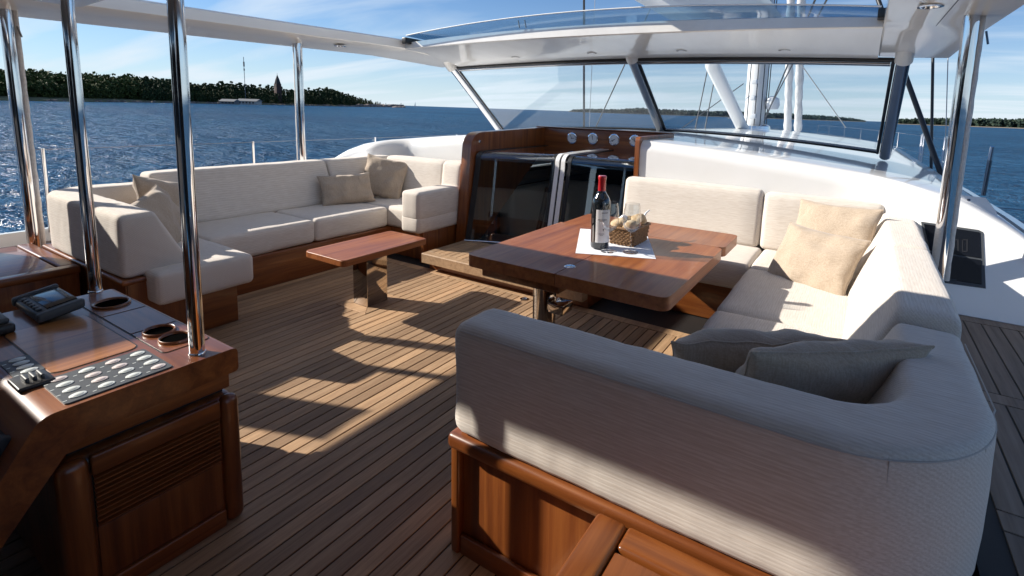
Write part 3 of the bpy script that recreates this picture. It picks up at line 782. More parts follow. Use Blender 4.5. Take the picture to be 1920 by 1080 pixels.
rbox('base', 1.105, 2.30, 1.215, 1.60, .0, .236, .006, 'mahogany_x', sf)
# aft wooden wall under the near back cushion: stiles, rail and recessed panel
wl = rbox('back_panel', 1.10, 2.05, .998, 1.21, .0, .372, .004, 'mahogany_z', sf)
rbox('stile', 1.076, 1.106, .975, 1.215, .0, .352, .008, 'mahogany_z', wl); rbox('top_rail', 1.074, 2.10, .958, 1.22, .334, .381, .018, 'mahogany_x', wl, (6, 1, 1))
rbox('foot_rail', 1.107, 1.56, .982, .997, .0, .06, .004, 'mahogany_x', wl)
# piping seams of the near back cushion
rr_ = .3085
seam('seam', [(x, .9635+.004*(x-1.12), .689) for x in lin(1.12, 1.98, 24)]+[(1.98+rr_*math.sin(R(a)), 1.277-rr_*math.cos(R(a)), .689) for a in lin(6, 90, 14)]+[(2.2955, y, .689) for y in lin(1.3, 1.66, 5)], ab)
for a in (22, 62):
    ca_, sa_ = math.cos(R(a)), math.sin(R(a)); e_ = Vector((sa_, -ca_, 0)); c_ = Vector((1.98, 1.277, 0))
    seam('seam', [c_+e_*rr_+Vector((0, 0, z)) for z in lin(.41, .688, 8)]+([c_+e_*(rr_-.012)+Vector((0, 0, .7025)), c_+e_*(rr_-.05)+Vector((0, 0, .7085)), c_+e_*(rr_-.13)+Vector((0, 0, .7085))] if a < 40 else []), ab, .0014)
# ---- port lounge sofa
pf = thing('lounge_sofa', 'long cream sofa along the port side behind the coffee table', 'sofa')
BPp = [(0, .383), (0, .702), (.150, .702), (.305, .383)]
sweep('back_cushion', BPp, [(1.075, .968), (2.0, .968)]+arc(2.0, 1.248, .28, -90, 0, 10)[1:]+[(2.28, 1.475)], 'cream_x', pf, .025, .022, .003, .008, s=-1, seed=11)
P4 = [(0, .383), (0, .768), (.150, .768), (.290, .40)]
sweep('back_cushion', P4, [(2.28, 1.485), (2.28, 2.775)], 'cream_y', pf, .022, .022, .003, .006, s=-1, seed=12)
sweep('back_cushion', P4, [(2.28, 2.785), (2.28, 3.50)], 'cream_y', pf, .022, .022, .003, .006, s=-1, seed=13)
fwd_back(-2.02, -1.245, .788, pf, 3.30, 3.47, seed=14); fwd_back(-1.24, -1.0, .795, pf, 3.27, 3.47, .52, seed=15)
rbox('arm_cushion', -1.20, -1.0, 2.80, 3.36, .36, .595, .030, 'cream_y', pf, (3, 6, 3), .006, .003, seed=16)
seat(-1.76, -.962, 1.06, 1.525, pf, 'cream_x', seed=21); seat(-2.02, -1.475, 1.53, 2.232, pf, 'cream_y', seed=22)
seat(-2.02, -1.475, 2.237, 2.905, pf, 'cream_y', seed=23); seat(-2.05, -1.77, 1.06, 1.525, pf, 'cream_y', seed=24)
seat(-2.0, -1.21, 2.91, 3.36, pf, 'cream_x', seed=25); rbox('seat_cushion', -1.205, -1.0, 2.80, 3.36, .255, .40, .030, 'cream_y', pf, (3, 6, 2), .004, .003, seed=26)
rbox('base', -2.28, -1.46, 1.53, 2.92, 0, .236, .006, 'mahogany_y', pf)
rbox('base', -2.28, -1.062, 1.215, 1.476, 0, .236, .006, 'mahogany_y', pf)
prism('end_panel', [(.975, 0), (1.47, 0), (1.47, .236), (1.245, .236), (1.20, .372), (.975, .372)], 0, -2.25, -1.066, 'mahogany_z', pf, .006, 2)
rbox('top_rail', -2.20, -1.060, .958, 1.19, .350, .380, .012, 'mahogany_x', pf)
rbox('base', -2.28, -1.025, 2.922, 3.48, 0, .236, .006, 'mahogany_z', pf); rbox('arm_panel', -1.055, -1.012, 2.86, 3.30, .0, .262, .006, 'mahogany_z', pf)
rbox('end_post', -1.025, -.965, 3.30, 3.50, 0, .80, .015, 'mahogany_z', pf)

# ---- helm lockers aft of both sofas
def locker(s, label):
    t = thing('helm_locker', label, 'locker', 'helm lockers')
    a, b = sorted((s*1.555, s*2.34)); rbox('carcass', a+.012, b-.012, -.55, .945, 0, .345, .006, 'mahogany_z', t)
    a2, b2 = sorted((s*1.555, s*1.63)); rbox('top_frame', a2, b2, -.56, .952, .33, .372, .012, 'mahogany_y', t)
    a3, b3 = sorted((s*1.632, s*2.34)); rbox('top_frame', a3, b3, .885, .952, .33, .371, .010, 'mahogany_x', t)
    rbox('lid', a3, b3, .20, .879, .335, .366, .006, 'mahogany_y', t); rbox('lid', a3, b3, -.55, .195, .335, .366, .006, 'mahogany_y', t)
    return t
locker(1, 'mahogany locker with framed lid behind the near sofa back'); locker(-1, 'mahogany locker with flat lid beside the armrest at the left edge')

# ================================================================== PILLOWS
def pillow(label, c, n, up, w, h, t=.12, seed=0, group='scatter cushions'):
    n = Vector(n).normalized(); up = (Vector(up)-n*n.dot(Vector(up))).normalized(); sd = up.cross(n).normalized(); c = Vector(c)
    vs, fs = [], []; N = 22; idx = {}
    def pos(i, j, side):
        u, v = 2*i/N-1, 2*j/N-1
        u2, v2 = math.sin(u*math.pi/2), math.sin(v*math.pi/2)
        pin = 1-.075*(1-v2*v2)*abs(u2)**3; pin2 = 1-.075*(1-u2*u2)*abs(v2)**3
        th = ((1-u2*u2)*(1-v2*v2))**.42*t*.5
        q = Vector((u2*w*.5*pin, v2*h*.5*pin2, 0))
        wr = noise.noise(Vector((u2*2.2+seed*3, v2*2.2, seed)))*.018+noise.noise(Vector((u2*5+seed, v2*5-seed, side*2)))*.008
        e = min(1, th/(t*.2))
        ew = noise.noise(Vector((u2*3+seed*7, v2*3, 1)))*.010
        z = side*th+wr*e*side*1.0+ew*1.2
        sag = -.020*(1-abs(v2))*t/.12
        return c+sd*q.x+up*(q.y+sag*(1-abs(u2)))+n*z
    for side in (1, -1):
        for i in range(N+1):
            for j in range(N+1):
                if side == -1 and (i in (0, N) or j in (0, N)): idx[(side, i, j)] = idx[(1, i, j)]; continue
                idx[(side, i, j)] = len(vs); vs.append(pos(i, j, side))
    for side in (1, -1):
        for i in range(N):
            for j in range(N): fs.append(tuple(idx[(side, a, b)] for a, b in ((i, j), (i+1, j), (i+1, j+1), (i, j+1))))
    o = thing('scatter_cushion', label, 'cushion', group)
    mesh('cover', vs, fs, 'pillow_linen', o, 80)
    rim = [vs[idx[(1, i, 0)]] for i in range(N+1)]+[vs[idx[(1, N, j)]] for j in range(1, N+1)]+[vs[idx[(1, i, N)]] for i in range(N-1, -1, -1)]+[vs[idx[(1, 0, j)]] for j in range(N-1, -1, -1)]
    tube('edge_seam', rim, .0032, 'pillow_linen', o, 5)
    return o
pillow('beige cushion at the back of the port sofa corner by the armrest', (-1.93, 1.50, .585), (.80, .45, .35), (-.25, .2, 1), .42, .34, .13, 1)
pillow('beige cushion in front, leaning in the aft corner of the port sofa', (-1.60, 1.33, .545), (.62, .62, .42), (-.10, -.35, 1), .46, .36, .14, 2)
pillow('wide beige cushion lying against the long back of the port sofa', (-1.88, 2.80, .535), (.82, -.30, .50), (-.35, .1, 1), .44, .28, .13, 3)
pillow('square beige cushion standing in the forward corner of the port sofa', (-1.86, 3.18, .60), (.55, -.75, .30), (.05, .3, 1), .40, .38, .13, 4)
pillow('sunlit beige cushion at the back of the dining sofa corner', (1.90, 3.27, .60), (-.40, -.85, .38), (.12, .35, 1), .48, .40, .14, 5)
pillow('sunlit beige cushion in front, sliding down in the dining sofa corner', (1.84, 2.95, .525), (-.42, -.78, .60), (.28, .5, 1), .46, .36, .14, 6)
pillow('shaded cushion behind the near sofa back, the farther one', (1.765, 1.515, .535), (-.36, .62, .66), (.20, -.55, .85), .48, .38, .15, 7)
pillow('shaded cushion behind the near sofa back, the nearer one in the corner', (1.950, 1.405, .575), (-.50, .64, .52), (.34, -.42, .95), .48, .38, .16, 8)

# ================================================================== TABLES
def slab(name, x0, x1, y0, y1, z0, z1, rc, mat, parent, corners=(1, 1, 1, 1), bev=.010):
    pts = round_poly([(x0, y0), (x1, y0), (x1, y1), (x0, y1)], [rc if c else .003 for c in corners], 6)
    return prism(name, pts, 2, z0, z1, mat, parent, bev, 3, 30)
dt = thing('dining_table', 'large mahogany dining table with a hinged leaf and steel column', 'table')
TZ = .605
slab('table_half', .455, .9445, 1.725, 2.584, TZ-.055, TZ, .05, 'table_wood', dt, (1, 0, 0, 0), .009)
slab('table_half', .9475, 1.437, 1.725, 2.584, TZ-.055, TZ, .05, 'table_wood', dt, (0, 1, 1, 0), .009)
slab('table_leaf', .470, 1.440, 2.590, 2.935, TZ-.052, TZ-.001, .045, 'table_wood', dt, (0, 1, 1, 1), .009)
rbox('apron', .50, .93, 1.79, 2.50, TZ-.115, TZ-.056, .008, 'mahogany_y', dt); rbox('apron', .96, 1.34, 1.90, 2.50, TZ-.085, TZ-.056, .008, 'mahogany_y', dt)
rbox('slide_rail', 1.02, 1.30, 1.86, 1.895, TZ-.082, TZ-.060, .004, 'dark_steel', dt)
tube('column', [(.66, 2.10, .002), (.66, 2.10, TZ-.116)], .060, 'bronze_steel', dt, 40)
rbox('foot_plate', .50, .84, 1.93, 2.27, -.001, .014, .005, 'bronze_steel', dt); rbox('column_bracket', .715, .80, 2.05, 2.15, .27, .32, .004, 'bronze_steel', dt)
hc = onz(1068, 499, TZ); lathe('table_latch', [(0, .0015), (.020, .0015), (.026, .0008), (.028, -.002)], 'chrome', dt, 24, (.946, hc.y, TZ))
ct = thing('coffee_table', 'small mahogany coffee table on a square polished steel foot', 'table')
CZ = .387
slab('table_top', -.866, -.494, 1.764, 2.412, CZ-.040, CZ, .035, 'table_wood', ct, (1, 1, 1, 1), .010)
rbox('pedestal', cx0, cx1, cy0, cy1, .0036, CZ-.041, .002, 'bronze_steel', ct)
box('lock_slot', cx1-.0005, cx1+.0008, 2.085, 2.105, CZ-.075, CZ-.068, 'ink_black', ct, 0)
# ---- things on the dining table
mz = TZ+.0006
def table_cloth():
    A = [onz(1088, 429, mz), onz(1079, 475, mz), onz(1230, 486, mz), onz(1212, 437, mz)]
    vs, fs = [], []; N = 14
    for i in range(N+1):
        for j in range(N+1):
            u, v = i/N, j/N
            p = (A[0]*(1-u)+A[3]*u)*(1-v)+(A[1]*(1-u)+A[2]*u)*v
            hgt = .0015+.0015*noise.noise(p*9)+(.0022 if (abs(u-.5) < .04 or abs(v-.5) < .04) else 0)
            vs.append((p.x, p.y, mz+max(hgt, .0006)))
    k = len(vs); vs += [(a, b, mz-.0002) for a, b, c in vs]
    for i in range(N):
        for j in range(N): a = i*(N+1)+j; fs += [(a, a+1, a+N+2, a+N+1), (k+a, k+a+N+1, k+a+N+2, k+a+1)]
    for i in range(N):
        for a, b in ((i, i+1), (N*(N+1)+i, N*(N+1)+i+1), (i*(N+1), (i+1)*(N+1)), (i*(N+1)+N, (i+1)*(N+1)+N)): fs.append((a, b, k+b, k+a))
    return tag(mesh('napkin', vs, fs, 'cloth_white', None, 40), 'folded white linen napkin spread under the bottle and basket', 'napkin')
table_cloth()
nz = mz+.0035
bt = thing('wine_bottle', 'tall dark wine bottle with red capsule and white label', 'bottle')
bc = onz(1124, 464, nz); bc = Vector((bc.x, bc.y, nz)); k = .362/.30
lathe('bottle_glass', [(0, .012*k), (.030*k, .002*k), (.0365*k, .004*k), (.0385*k, .012*k), (.0385*k, .185*k), (.037*k, .197*k), (.031*k, .212*k), (.020*k, .228*k), (.0152*k, .240*k), (.0142*k, .294*k), (0, .294*k)], 'bottle_dark', bt, 36, bc)
lathe('capsule', [(.0158*k, .236*k), (.0160*k, .243*k), (.0152*k, .283*k), (.0168*k, .285*k), (.0168*k, .298*k), (.0158*k, .300*k), (0, .300*k)], 'red_capsule', bt, 30, bc)
va = math.atan2(CAM.y-bc.y, CAM.x-bc.x)
def wrap(name, a0, a1, z0, z1, r, mat, parent):
    vs, fs = [], []; N = 14
    for i in range(N+1):
        a = va+a0+(a1-a0)*i/N
        for rr in (r, r-.0012):
            for z in (z0, z1): vs.append((bc.x+rr*math.cos(a), bc.y+rr*math.sin(a), bc.z+z))
    for i in range(N):
        a, b = i*4, i*4+4; fs += [(a, b, b+1, a+1), (a+2, a+3, b+3, b+2), (a+1, b+1, b+3, a+3), (a, a+2, b+2, b)]
    return mesh(name, vs, fs, mat, parent, 30)
lr = .0385*k+.0009
lb = wrap('paper_label', -.50, 1.22, .030*k, .165*k, lr, 'paper_white', bt)
for a0, a1, z0, z1 in ((.08, .80, .152, .1545), (-.26, .66, .1235, .1262), (-.10, .38, .119, .1205), (.30, .36, .078, .086), (.27, .39, .083, .087), (-.15, .45, .066, .0675), (-.02, .34, .060, .061)):
    wrap('print_line', a0, a1, z0*k, z1*k, lr+.0006, 'ink_black', lb)
def glass(label, px, py):
    t = thing('wine_glass', label, 'glass', 'wine glasses')
    p = onz(px, py, nz); p = Vector((p.x, p.y, nz)); g = .243/.22
    pr = [(0, .0035), (.010, .0035), (.034, .0015), (.0355, .0005), (.0350, .0000), (.0, .0000)]
    lathe('foot', [(a*g, b*g) for a, b in pr], 'clear_glass', t, 32, p)
    lathe('stem', [(a*g, b*g) for a, b in [(.0075, .0036), (.0042, .012), (.0036, .05), (.0038, .080), (.006, .090)]], 'clear_glass', t, 16, p)
    bo = [(.004, .090), (.018, .096), (.034, .112), (.0405, .130), (.0405, .145), (.037, .180), (.032, .218), (.0312, .2185), (.0305, .218), (.0358, .180), (.0393, .145), (.0393, .130), (.033, .114), (.017, .0985), (.0, .0955)]
    lathe('bowl', [(a*g, b*g) for a, b in bo], 'clear_glass', t, 36, p)
glass('stemmed wine glass standing close beside the bottle', 1141, 471); glass('stemmed wine glass in front of the bread basket', 1182, 473)
# basket: woven strands
A, B, Cc = onz(1142, 456, nz), onz(1187, 464, nz), onz(1214, 450, nz); A, B, Cc = (Vector((q.x, q.y, 0)) for q in (A, B, Cc))
D = A+(Cc-B); cen = (A+B+Cc+D)/4
bk = thing('bread_basket', 'small brown wicker basket holding bread rolls', 'basket')
BH = .088
vs, fs = [], []; nl = 9
loop0 = [A, B, Cc, D]
for L in range(nl):
    z = nz+.006+L*BH/nl; sc = .93+.13*L/nl
    pts = []
    for i in range(4):
        a, b = cen+(loop0[i]-cen)*sc, cen+(loop0[(i+1) % 4]-cen)*sc; nrm = Vector(((b-a).y, -(b-a).x, 0)).normalized()
        for j in range(12): pts.append(Vector((*(a.lerp(b, j/12)+nrm*.0035*(-1)**(j+L)).xy, z)))
    pts.append(pts[0]); tube_geo(pts, .0056, 6, vs, fs)
wv = mesh('woven_wall', vs, fs, 'wicker', bk, 60)
for i in range(4):
    a, b = cen+(loop0[i]-cen)*.99, cen+(loop0[(i+1) % 4]-cen)*.99
    for j in range(6):
        q = a.lerp(b, (j+.5)/6); q0 = cen+(q-cen)*.93
        tube('stake', [(q0.x, q0.y, nz+.002), (q.x*1.0+(q.x-cen.x)*.05, q.y+(q.y-cen.y)*.05, nz+BH)], .0042, 'wicker', bk, 5)
pts = [Vector((*(cen+(loop0[i % 4]-cen)*1.07).xy, nz+BH)) for i in range(5)]
tube('rim', densify([tuple(p) for p in pts], .03, False), .0085, 'wicker', bk, 8)
prism('basket_floor', [tuple((cen+(q-cen)*.9).xy) for q in loop0], 2, nz+.001, nz+.006, 'wicker', bk, .001, 1)
def roll(label, p, r, sq, seed):
    bm = bmesh.new(); bmesh.ops.create_uvsphere(bm, u_segments=20, v_segments=14, radius=1)
    for v in bm.verts:
        q = v.co.copy(); w = 1+.10*noise.noise(q*2+Vector((seed, 0, 0)))+.03*noise.noise(q*7)
        v.co = Vector((q.x*r*sq[0]*w, q.y*r*sq[1]*w, q.z*r*sq[2]*w+.10*r*math.sin(q.x*3)))+Vector(p)
    return tag(bmobj('bread_roll', bm, 'bread', None, 80), label, 'bread', 'bread rolls in the basket')
e1 = (B-A).normalized(); e2 = (Cc-B).normalized()
roll('pale bread roll at the left end of the basket', cen-e1*.034-e2*.050+Vector((0, 0, nz+BH+.008)), .046, (1, 1, .75), 1)
roll('bread roll in the middle of the basket front', cen+e1*.020-e2*.045+Vector((0, 0, nz+BH+.002)), .046, (1.05, 1, .75), 2)
roll('rounded bread roll sticking out at the right end of the basket', cen+e1*.020+e2*.058+Vector((0, 0, nz+BH+.016)), .048, (1, 1, .8), 3)
roll('bread roll at the rear of the basket near the bottle', cen-e1*.035+e2*.040+Vector((0, 0, nz+BH+.002)), .046, (1, 1, .75), 4)
# napkin tucked into the basket and a slim bread stick
vs, fs = [], []
N = 12
for i in range(N+1):
    for j in range(N+1):
        u, v = i/N-.5, j/N-.5; r2 = math.hypot(u, v)
        p = cen-e1*.045+e2*.02+e1*(u*.11)+e2*(v*.16)
        vs.append((p.x, p.y, nz+BH+.045-.30*r2*r2+.012*noise.noise(Vector((u*9, v*9, 3)))))
for i in range(N):
    for j in range(N): a = i*(N+1)+j; fs.append((a, a+1, a+N+2, a+N+1))
nk = mesh('basket_cloth', vs, fs, 'cloth_white', None, 60)
so_ = nk.modifiers.new('thick', 'SOLIDIFY'); so_.thickness = .002
tag(nk, 'crumpled white cloth tucked among the bread in the basket', 'cloth')
p = cen+e1*.03+e2*.09
tag(tube('bread_stick', [Vector((p.x, p.y, nz+BH+.01)), Vector((p.x, p.y, nz+BH+.02))+e2*.05+Vector((0, 0, .025)), Vector((p.x, p.y, nz+BH+.055))+e2*.10], [.005, .0055, .0035], 'paper_white', None, 8), 'thin pale stick poking up from the end of the basket', 'stick')

# ================================================================== HELM CONSOLE
hc_ = thing('helm_console', 'mahogany helm console with switch panels in the left foreground', 'console')
KZ = .545
prof = round_poly([(.745, KZ), (.745, .472), (.43, .462), (.37, .445), (.335, .40), (.12, .11), (.075, .14), (.325, KZ)], [.018, .012, .02, .02, .02, .01, .01, .05], 5)
prism('console_top', prof, 0, -.437, .437, 'mahogany_x', hc_, .016, 4, 30)
cab = rbox('cabinet', -.43, .432, .345, .738, .0, .408, .03, 'mahogany_z', hc_, (1, 1, 1))
rbox('plinth_neck', -.42, .418, .36, .728, .420, .475, .005, 'mahogany_y', hc_); rbox('shadow_gap', -.40, .40, .37, .715, .404, .421, .002, 'ink_black', hc_)  # black strip set in as the shade between neck and cabinet
rbox('corner_post', .405, .4482, .688, .7395, .0, .405, .020, 'mahogany_z', cab); rbox('corner_post', .405, .4482, .337, .399, .0, .405, .020, 'mahogany_z', cab)
rbox('top_rail', .43, .4475, .40, .686, .352, .405, .005, 'mahogany_y', cab); rbox('foot_rail', .43, .4475, .40, .686, .0, .055, .006, 'mahogany_y', cab)
rbox('side_panel', .4325, .437, .403, .683, .056, .205, .002, 'mahogany_z', cab)
box('vent_back', .4322, .4335, .402, .684, .207, .35, 'ink_black', cab, 0)
for i in range(11):
    z = .212+i*.0128
    prism('louvre_slat', [(.4336, z), (.4445, z+.002), (.4445, z+.0052), (.4336, z+.0085)][::1], 1, .404, .682, 'mahogany_y', cab, 0) if False else None
    vs = [(.4337, .404, z+.0052), (.4337, .682, z+.0052), (.4337, .682, z+.0092), (.4337, .404, z+.0092), (.4448, .404, z), (.4448, .682, z), (.4448, .682, z+.0042), (.4448, .404, z+.0042)]
    mesh('louvre_slat', vs, [(0, 1, 2, 3), (4, 7, 6, 5), (0, 4, 5, 1), (3, 2, 6, 7), (0, 3, 7, 4), (1, 5, 6, 2)], 'mahogany_y', cab, 0)
def lid(name, x0, x1, y0, y1, rc, z, mat, parent, h=.0022, cor=(1, 1, 1, 1)):
    gv = slab('groove', x0-.0035, x1+.0035, y0-.0035, y1+.0035, z-.004, z+.0004, rc+.003, 'ink_black', parent, cor, 0)
    return slab(name, x0, x1, y0, y1, z-.003, z+h, rc, mat, parent, cor, .0012)
lid('chart_lid', -.212, .212, .402, .588, .03, KZ, 'lid_wood', hc_)
lid('holder_panel', -.333, -.136, .610, .728, .016, KZ, 'mahogany_x', hc_, .0022, (1, 0, 0, 1)); lid('holder_panel', -.128, .088, .610, .728, .004, KZ, 'mahogany_x', hc_, .0022, (0, 0, 0, 0)); lid('holder_panel', .096, .312, .610, .728, .016, KZ, 'mahogany_x', hc_, .0022, (0, 1, 1, 0))
def cup(x, y, rx, ry):
    h = slab('holder_recess', x-.001, x+.001, y-.001, y+.001, KZ, KZ+.001, .0004, 'ink_black', hc_, (0, 0, 0, 0), 0) if False else None
    vs, fs = [], []; seg = 32
    rings = [(1.0, .0022), (1.0, .0085), (.94, .0105), (.86, .0085), (.84, .0028), (0.001, .0026)]
    for k, z in rings:
        for i in range(seg): a = 2*math.pi*i/seg; vs.append((x+rx*k*math.cos(a), y+ry*k*math.sin(a), KZ+z))
    for i in range(len(rings)-2):
        for j in range(seg): fs.append((i*seg+j, i*seg+(j+1) % seg, (i+1)*seg+(j+1) % seg, (i+1)*seg+j))
    ring = mesh('holder_rim', vs[:5*seg], fs, 'mahogany_x', hc_, 60)
    mesh('recess_shade_disc', [(v[0], v[1], KZ+.0029) for v in vs[4*seg:5*seg]], [tuple(range(seg))], 'recess_shade', ring, 0, False)  # flat disc, the dark of the recess painted as black
cup(-.248, .672, .058, .052); cup(.140, .664, .047, .042); cup(.236, .668, .047, .042)
# switch panels
def buttons(x0, x1, y0, y1, rows, cols, rnd):
    pl = slab('switch_panel', x0, x1, y0, y1, KZ-.002, KZ+.0035, .010, 'slate_plastic', hc_, (1, 1, 1, 1), .0008)
    for i in range(cols):
        for j in range(rows):
            y = y0+(y1-y0)*(i+.5)/cols+.003; x = x0+(x1-x0)*(j+.62)/(rows+.25)
            vs, fs = [], []; seg = 20
            rg = [(1, 0), (1, .0018), (.90, .0026), (.74, .0022), (.68, .0030), (.0, .0033)]
            for k, z in rg:
                for q in range(seg): a = 2*math.pi*q/seg; vs.append((x+.0128*k*math.cos(a), y+.0165*k*math.sin(a), KZ+.0035+z))
            for r in range(len(rg)-1):
                for q in range(seg): fs.append((r*seg+q, r*seg+(q+1) % seg, (r+1)*seg+(q+1) % seg, (r+1)*seg+q))
            b = mesh('push_button', vs, fs, 'button_pink' if rnd.random() < .35 else 'button_white', pl, 50)
            box('caption_mark', x-.003+.012, x+.012, y-.030, y-.0225, KZ+.0032, KZ+.0039, 'button_white', pl, 0)
buttons(.236, .420, .372, .590, 4, 4, random.Random(3)); buttons(.02, .165, .345, .403, 4, 1, random.Random(5))
rbox('toggle_plate', .172, .262, .330, .398, KZ-.002, KZ+.010, .004, 'black_plastic', hc_)
for y in (.352, .366, .380): rbox('toggle', .196, .240, y-.004, y+.004, KZ+.009, KZ+.022, .0035, 'slate_plastic', hc_)
# plotter and handsets standing on the console
pt = thing('chart_plotter', 'small black chart plotter lying on the console near the round holder', 'plotter')
def tilt(v, y0=.48): return Vector((v.x, v.y, v.z+(v.y-y0)*.18))
rbox('housing', -.470, -.215, .482, .592, KZ+.001, KZ+.030, .010, 'black_plastic', pt, fn=tilt)
rbox('side_trim', -.478, -.452, .478, .594, KZ+.006, KZ+.036, .008, 'slate_plastic', pt, fn=tilt); rbox('side_trim', -.233, -.207, .478, .594, KZ+.006, KZ+.036, .008, 'slate_plastic', pt, fn=tilt)
rbox('screen', -.430, -.255, .512, .586, KZ+.029, KZ+.0325, .001, 'screen_glass', pt, fn=tilt)
for i in range(6): rbox('key', -.432+i*.030, -.412+i*.030, .490, .503, KZ+.0285, KZ+.036, .003, 'slate_plastic', pt, fn=tilt)
ap = thing('autopilot_control', 'black control head with knob at the far left of the console', 'control unit')
rbox('housing', -.36, -.20, .352, .430, KZ+.001, KZ+.032, .010, 'black_plastic', ap); rbox('display', -.34, -.22, .375, .422, KZ+.031, KZ+.046, .006, 'slate_plastic', ap)
th = thing('throttle_unit', 'black lever unit mounted on the sloping face of the console', 'lever')
sd = Vector((0, .33-.08, KZ-.14)).normalized()
def slope(v): # plate coordinates (x, along slope downwards, lift)
    return Vector((v.x, .325-sd.y*v.y, KZ-.01-sd.z*v.y))+Vector((0, -sd.z, sd.y))*v.z
rbox('bezel', .10, .36, .06, .30, .0, .030, .008, 'black_plastic', th, fn=slope); rbox('screen', .125, .335, .085, .275, .029, .033, .001, 'screen_glass', th, fn=slope)
rbox('housing_edge', .345, .372, .055, .305, .0, .042, .006, 'slate_plastic', th, fn=slope)

# unseen bench added aft to block low sky light
hbn = thing('sky_block_bench', 'unseen upholstered bench added across the after end to block low sky light', 'bench')
rbox('base', -1.5, 1.5, -1.95, -1.35, .0, .40, .01, 'mahogany_x', hbn); rbox('seat_cushion', -1.5, 1.5, -1.98, -1.32, .402, .52, .035, 'cream_x', hbn, (10, 4, 2), .008); rbox('back_cushion', -1.5, 1.5, -2.12, -1.99, .40, 1.0, .035, 'cream_x', hbn, (10, 1, 4), .008)

# floor fittings
p = onz(983, 561, 0); fl = thing('floor_ring_pull', 'round steel ring pull let into the teak floor', 'ring pull')
lathe('ring', [(.030, .0005), (.030, .003), (.020, .0035), (.018, .0012)], 'chrome', fl, 24, (p.x, p.y, 0)); lathe('well', [(.018, .0013), (0, .0012)], 'ink_black', fl, 24, (p.x, p.y, 0)); rbox('bar', p.x-.016, p.x+.016, p.y-.003, p.y+.003, .001, .004, .001, 'chrome', fl)

# ================================================================== RIG, RAILS
def wire(name, label, pts, r, mat='wire', cat='rigging', group=None):
    return tag(tube(name, pts, r, mat, None, 8), label, cat, group)
mast = thing('mast', 'thick white mast standing on the coachroof ahead of the windscreen', 'mast')
MY = 11.15
vs, fs = tube_geo([(0, MY, .95), (0, MY, 8), (0, MY, 24)], .205, 24, flat=.85); mesh('mast_tube', vs, fs, 'mast_paint', mast, 50)
for dx, dy in ((-.10, -.235), (.05, -.24), (.16, -.20), (.23, -.12), (.255, -.03)):
    tube('halyard', [(dx, MY+dy, 1.0), (dx+.01, MY+dy, 5), (dx, MY+dy, 14)], .010, 'black_rod', mast, 6)
for z, w in ((1.25, .12), (1.62, .09), (1.95, .10)):
    rbox('winch_pad', -.08+w*.2, -.08+w*1.4, MY-.34, MY-.20, z, z+.10, .02, 'mast_paint', mast)
lathe('radar_pod', [(0, 0), (.12, .01), (.15, .10), (.13, .22), (.04, .27), (0, .27)], 'mast_paint', mast, 20, (.34, MY-.02, 1.45)); rbox('pod_bracket', .15, .34, MY-.05, MY+.01, 1.50, 1.56, .01, 'mast_paint', mast)
lathe('mast_collar', [(.34, 0), (.33, .08), (.26, .12), (.22, .12)], 'chrome', mast, 28, (0, MY, 1.02))
bo = thing('boom', 'broad white boom reaching aft above the hardtop', 'boom')
vs, fs = [], []
yb = lin(1.0, 10.8, 14)
for y in yb:
    t = (y-1)/9.8; z0 = 2.36+.10*(1-t)
    sec = [(-.13, z0), (.13, z0), (.22, z0+.12), (.50, z0+.80), (.46, z0+.84), (-.46, z0+.84), (-.50, z0+.80), (-.22, z0+.12)]
    vs += [(a, y, b) for a, b in sec]
for i in range(len(yb)-1):
    for j in range(8): fs.append((i*8+j, i*8+(j+1) % 8, (i+1)*8+(j+1) % 8, (i+1)*8+j))
fs += [tuple(range(8)), tuple((len(yb)-1)*8+j for j in range(8))]
mesh('boom_shell', vs, fs, 'mast_paint', bo, 30)
vs, fs = tube_geo([(0, y, 3.22+.06*math.sin(y*3)) for y in lin(1.3, 10.6, 30)], [.34+.03*math.sin(i*1.3) for i in range(31)], 14); mesh('stowed_sail', vs, fs, 'sail_cloth', bo, 60)
tag(tube('boom_vang', [(0, 7.4, 2.40), (0, 7.54, 2.02), (0, 9.92, 1.11), (0, 10.3, 1.0)], [.105, .105, .11, .11], 'mast_paint', None, 20), 'white tubular strut sloping from the mast foot up to the boom', 'strut')
def furled(label, p0, p1, r):
    t = thing('furled_sail', label, 'sail', 'furled headsails')
    a, b = Vector(p0), Vector(p1); n_ = 60
    pts = [a.lerp(b, i/n_) for i in range(n_+1)]
    tube('rolled_cloth', pts[2:], [r*(.86+.10*math.sin(i*1.9)+.05*math.sin(i*.7)) for i in range(n_-1)], 'sail_cloth', t, 14)
    tube('furler_drum', [a, a+(b-a).normalized()*.35], .10, 'dark_steel', t, 14)
furled('furled white headsail on the left of the two beyond the mast', (0, 16.98, .60), (0, 12.5, 9.8), .125)
furled('furled white headsail on the right of the two beyond the mast', (0, 19.9, .55), (0, 14.2, 10.4), .145)
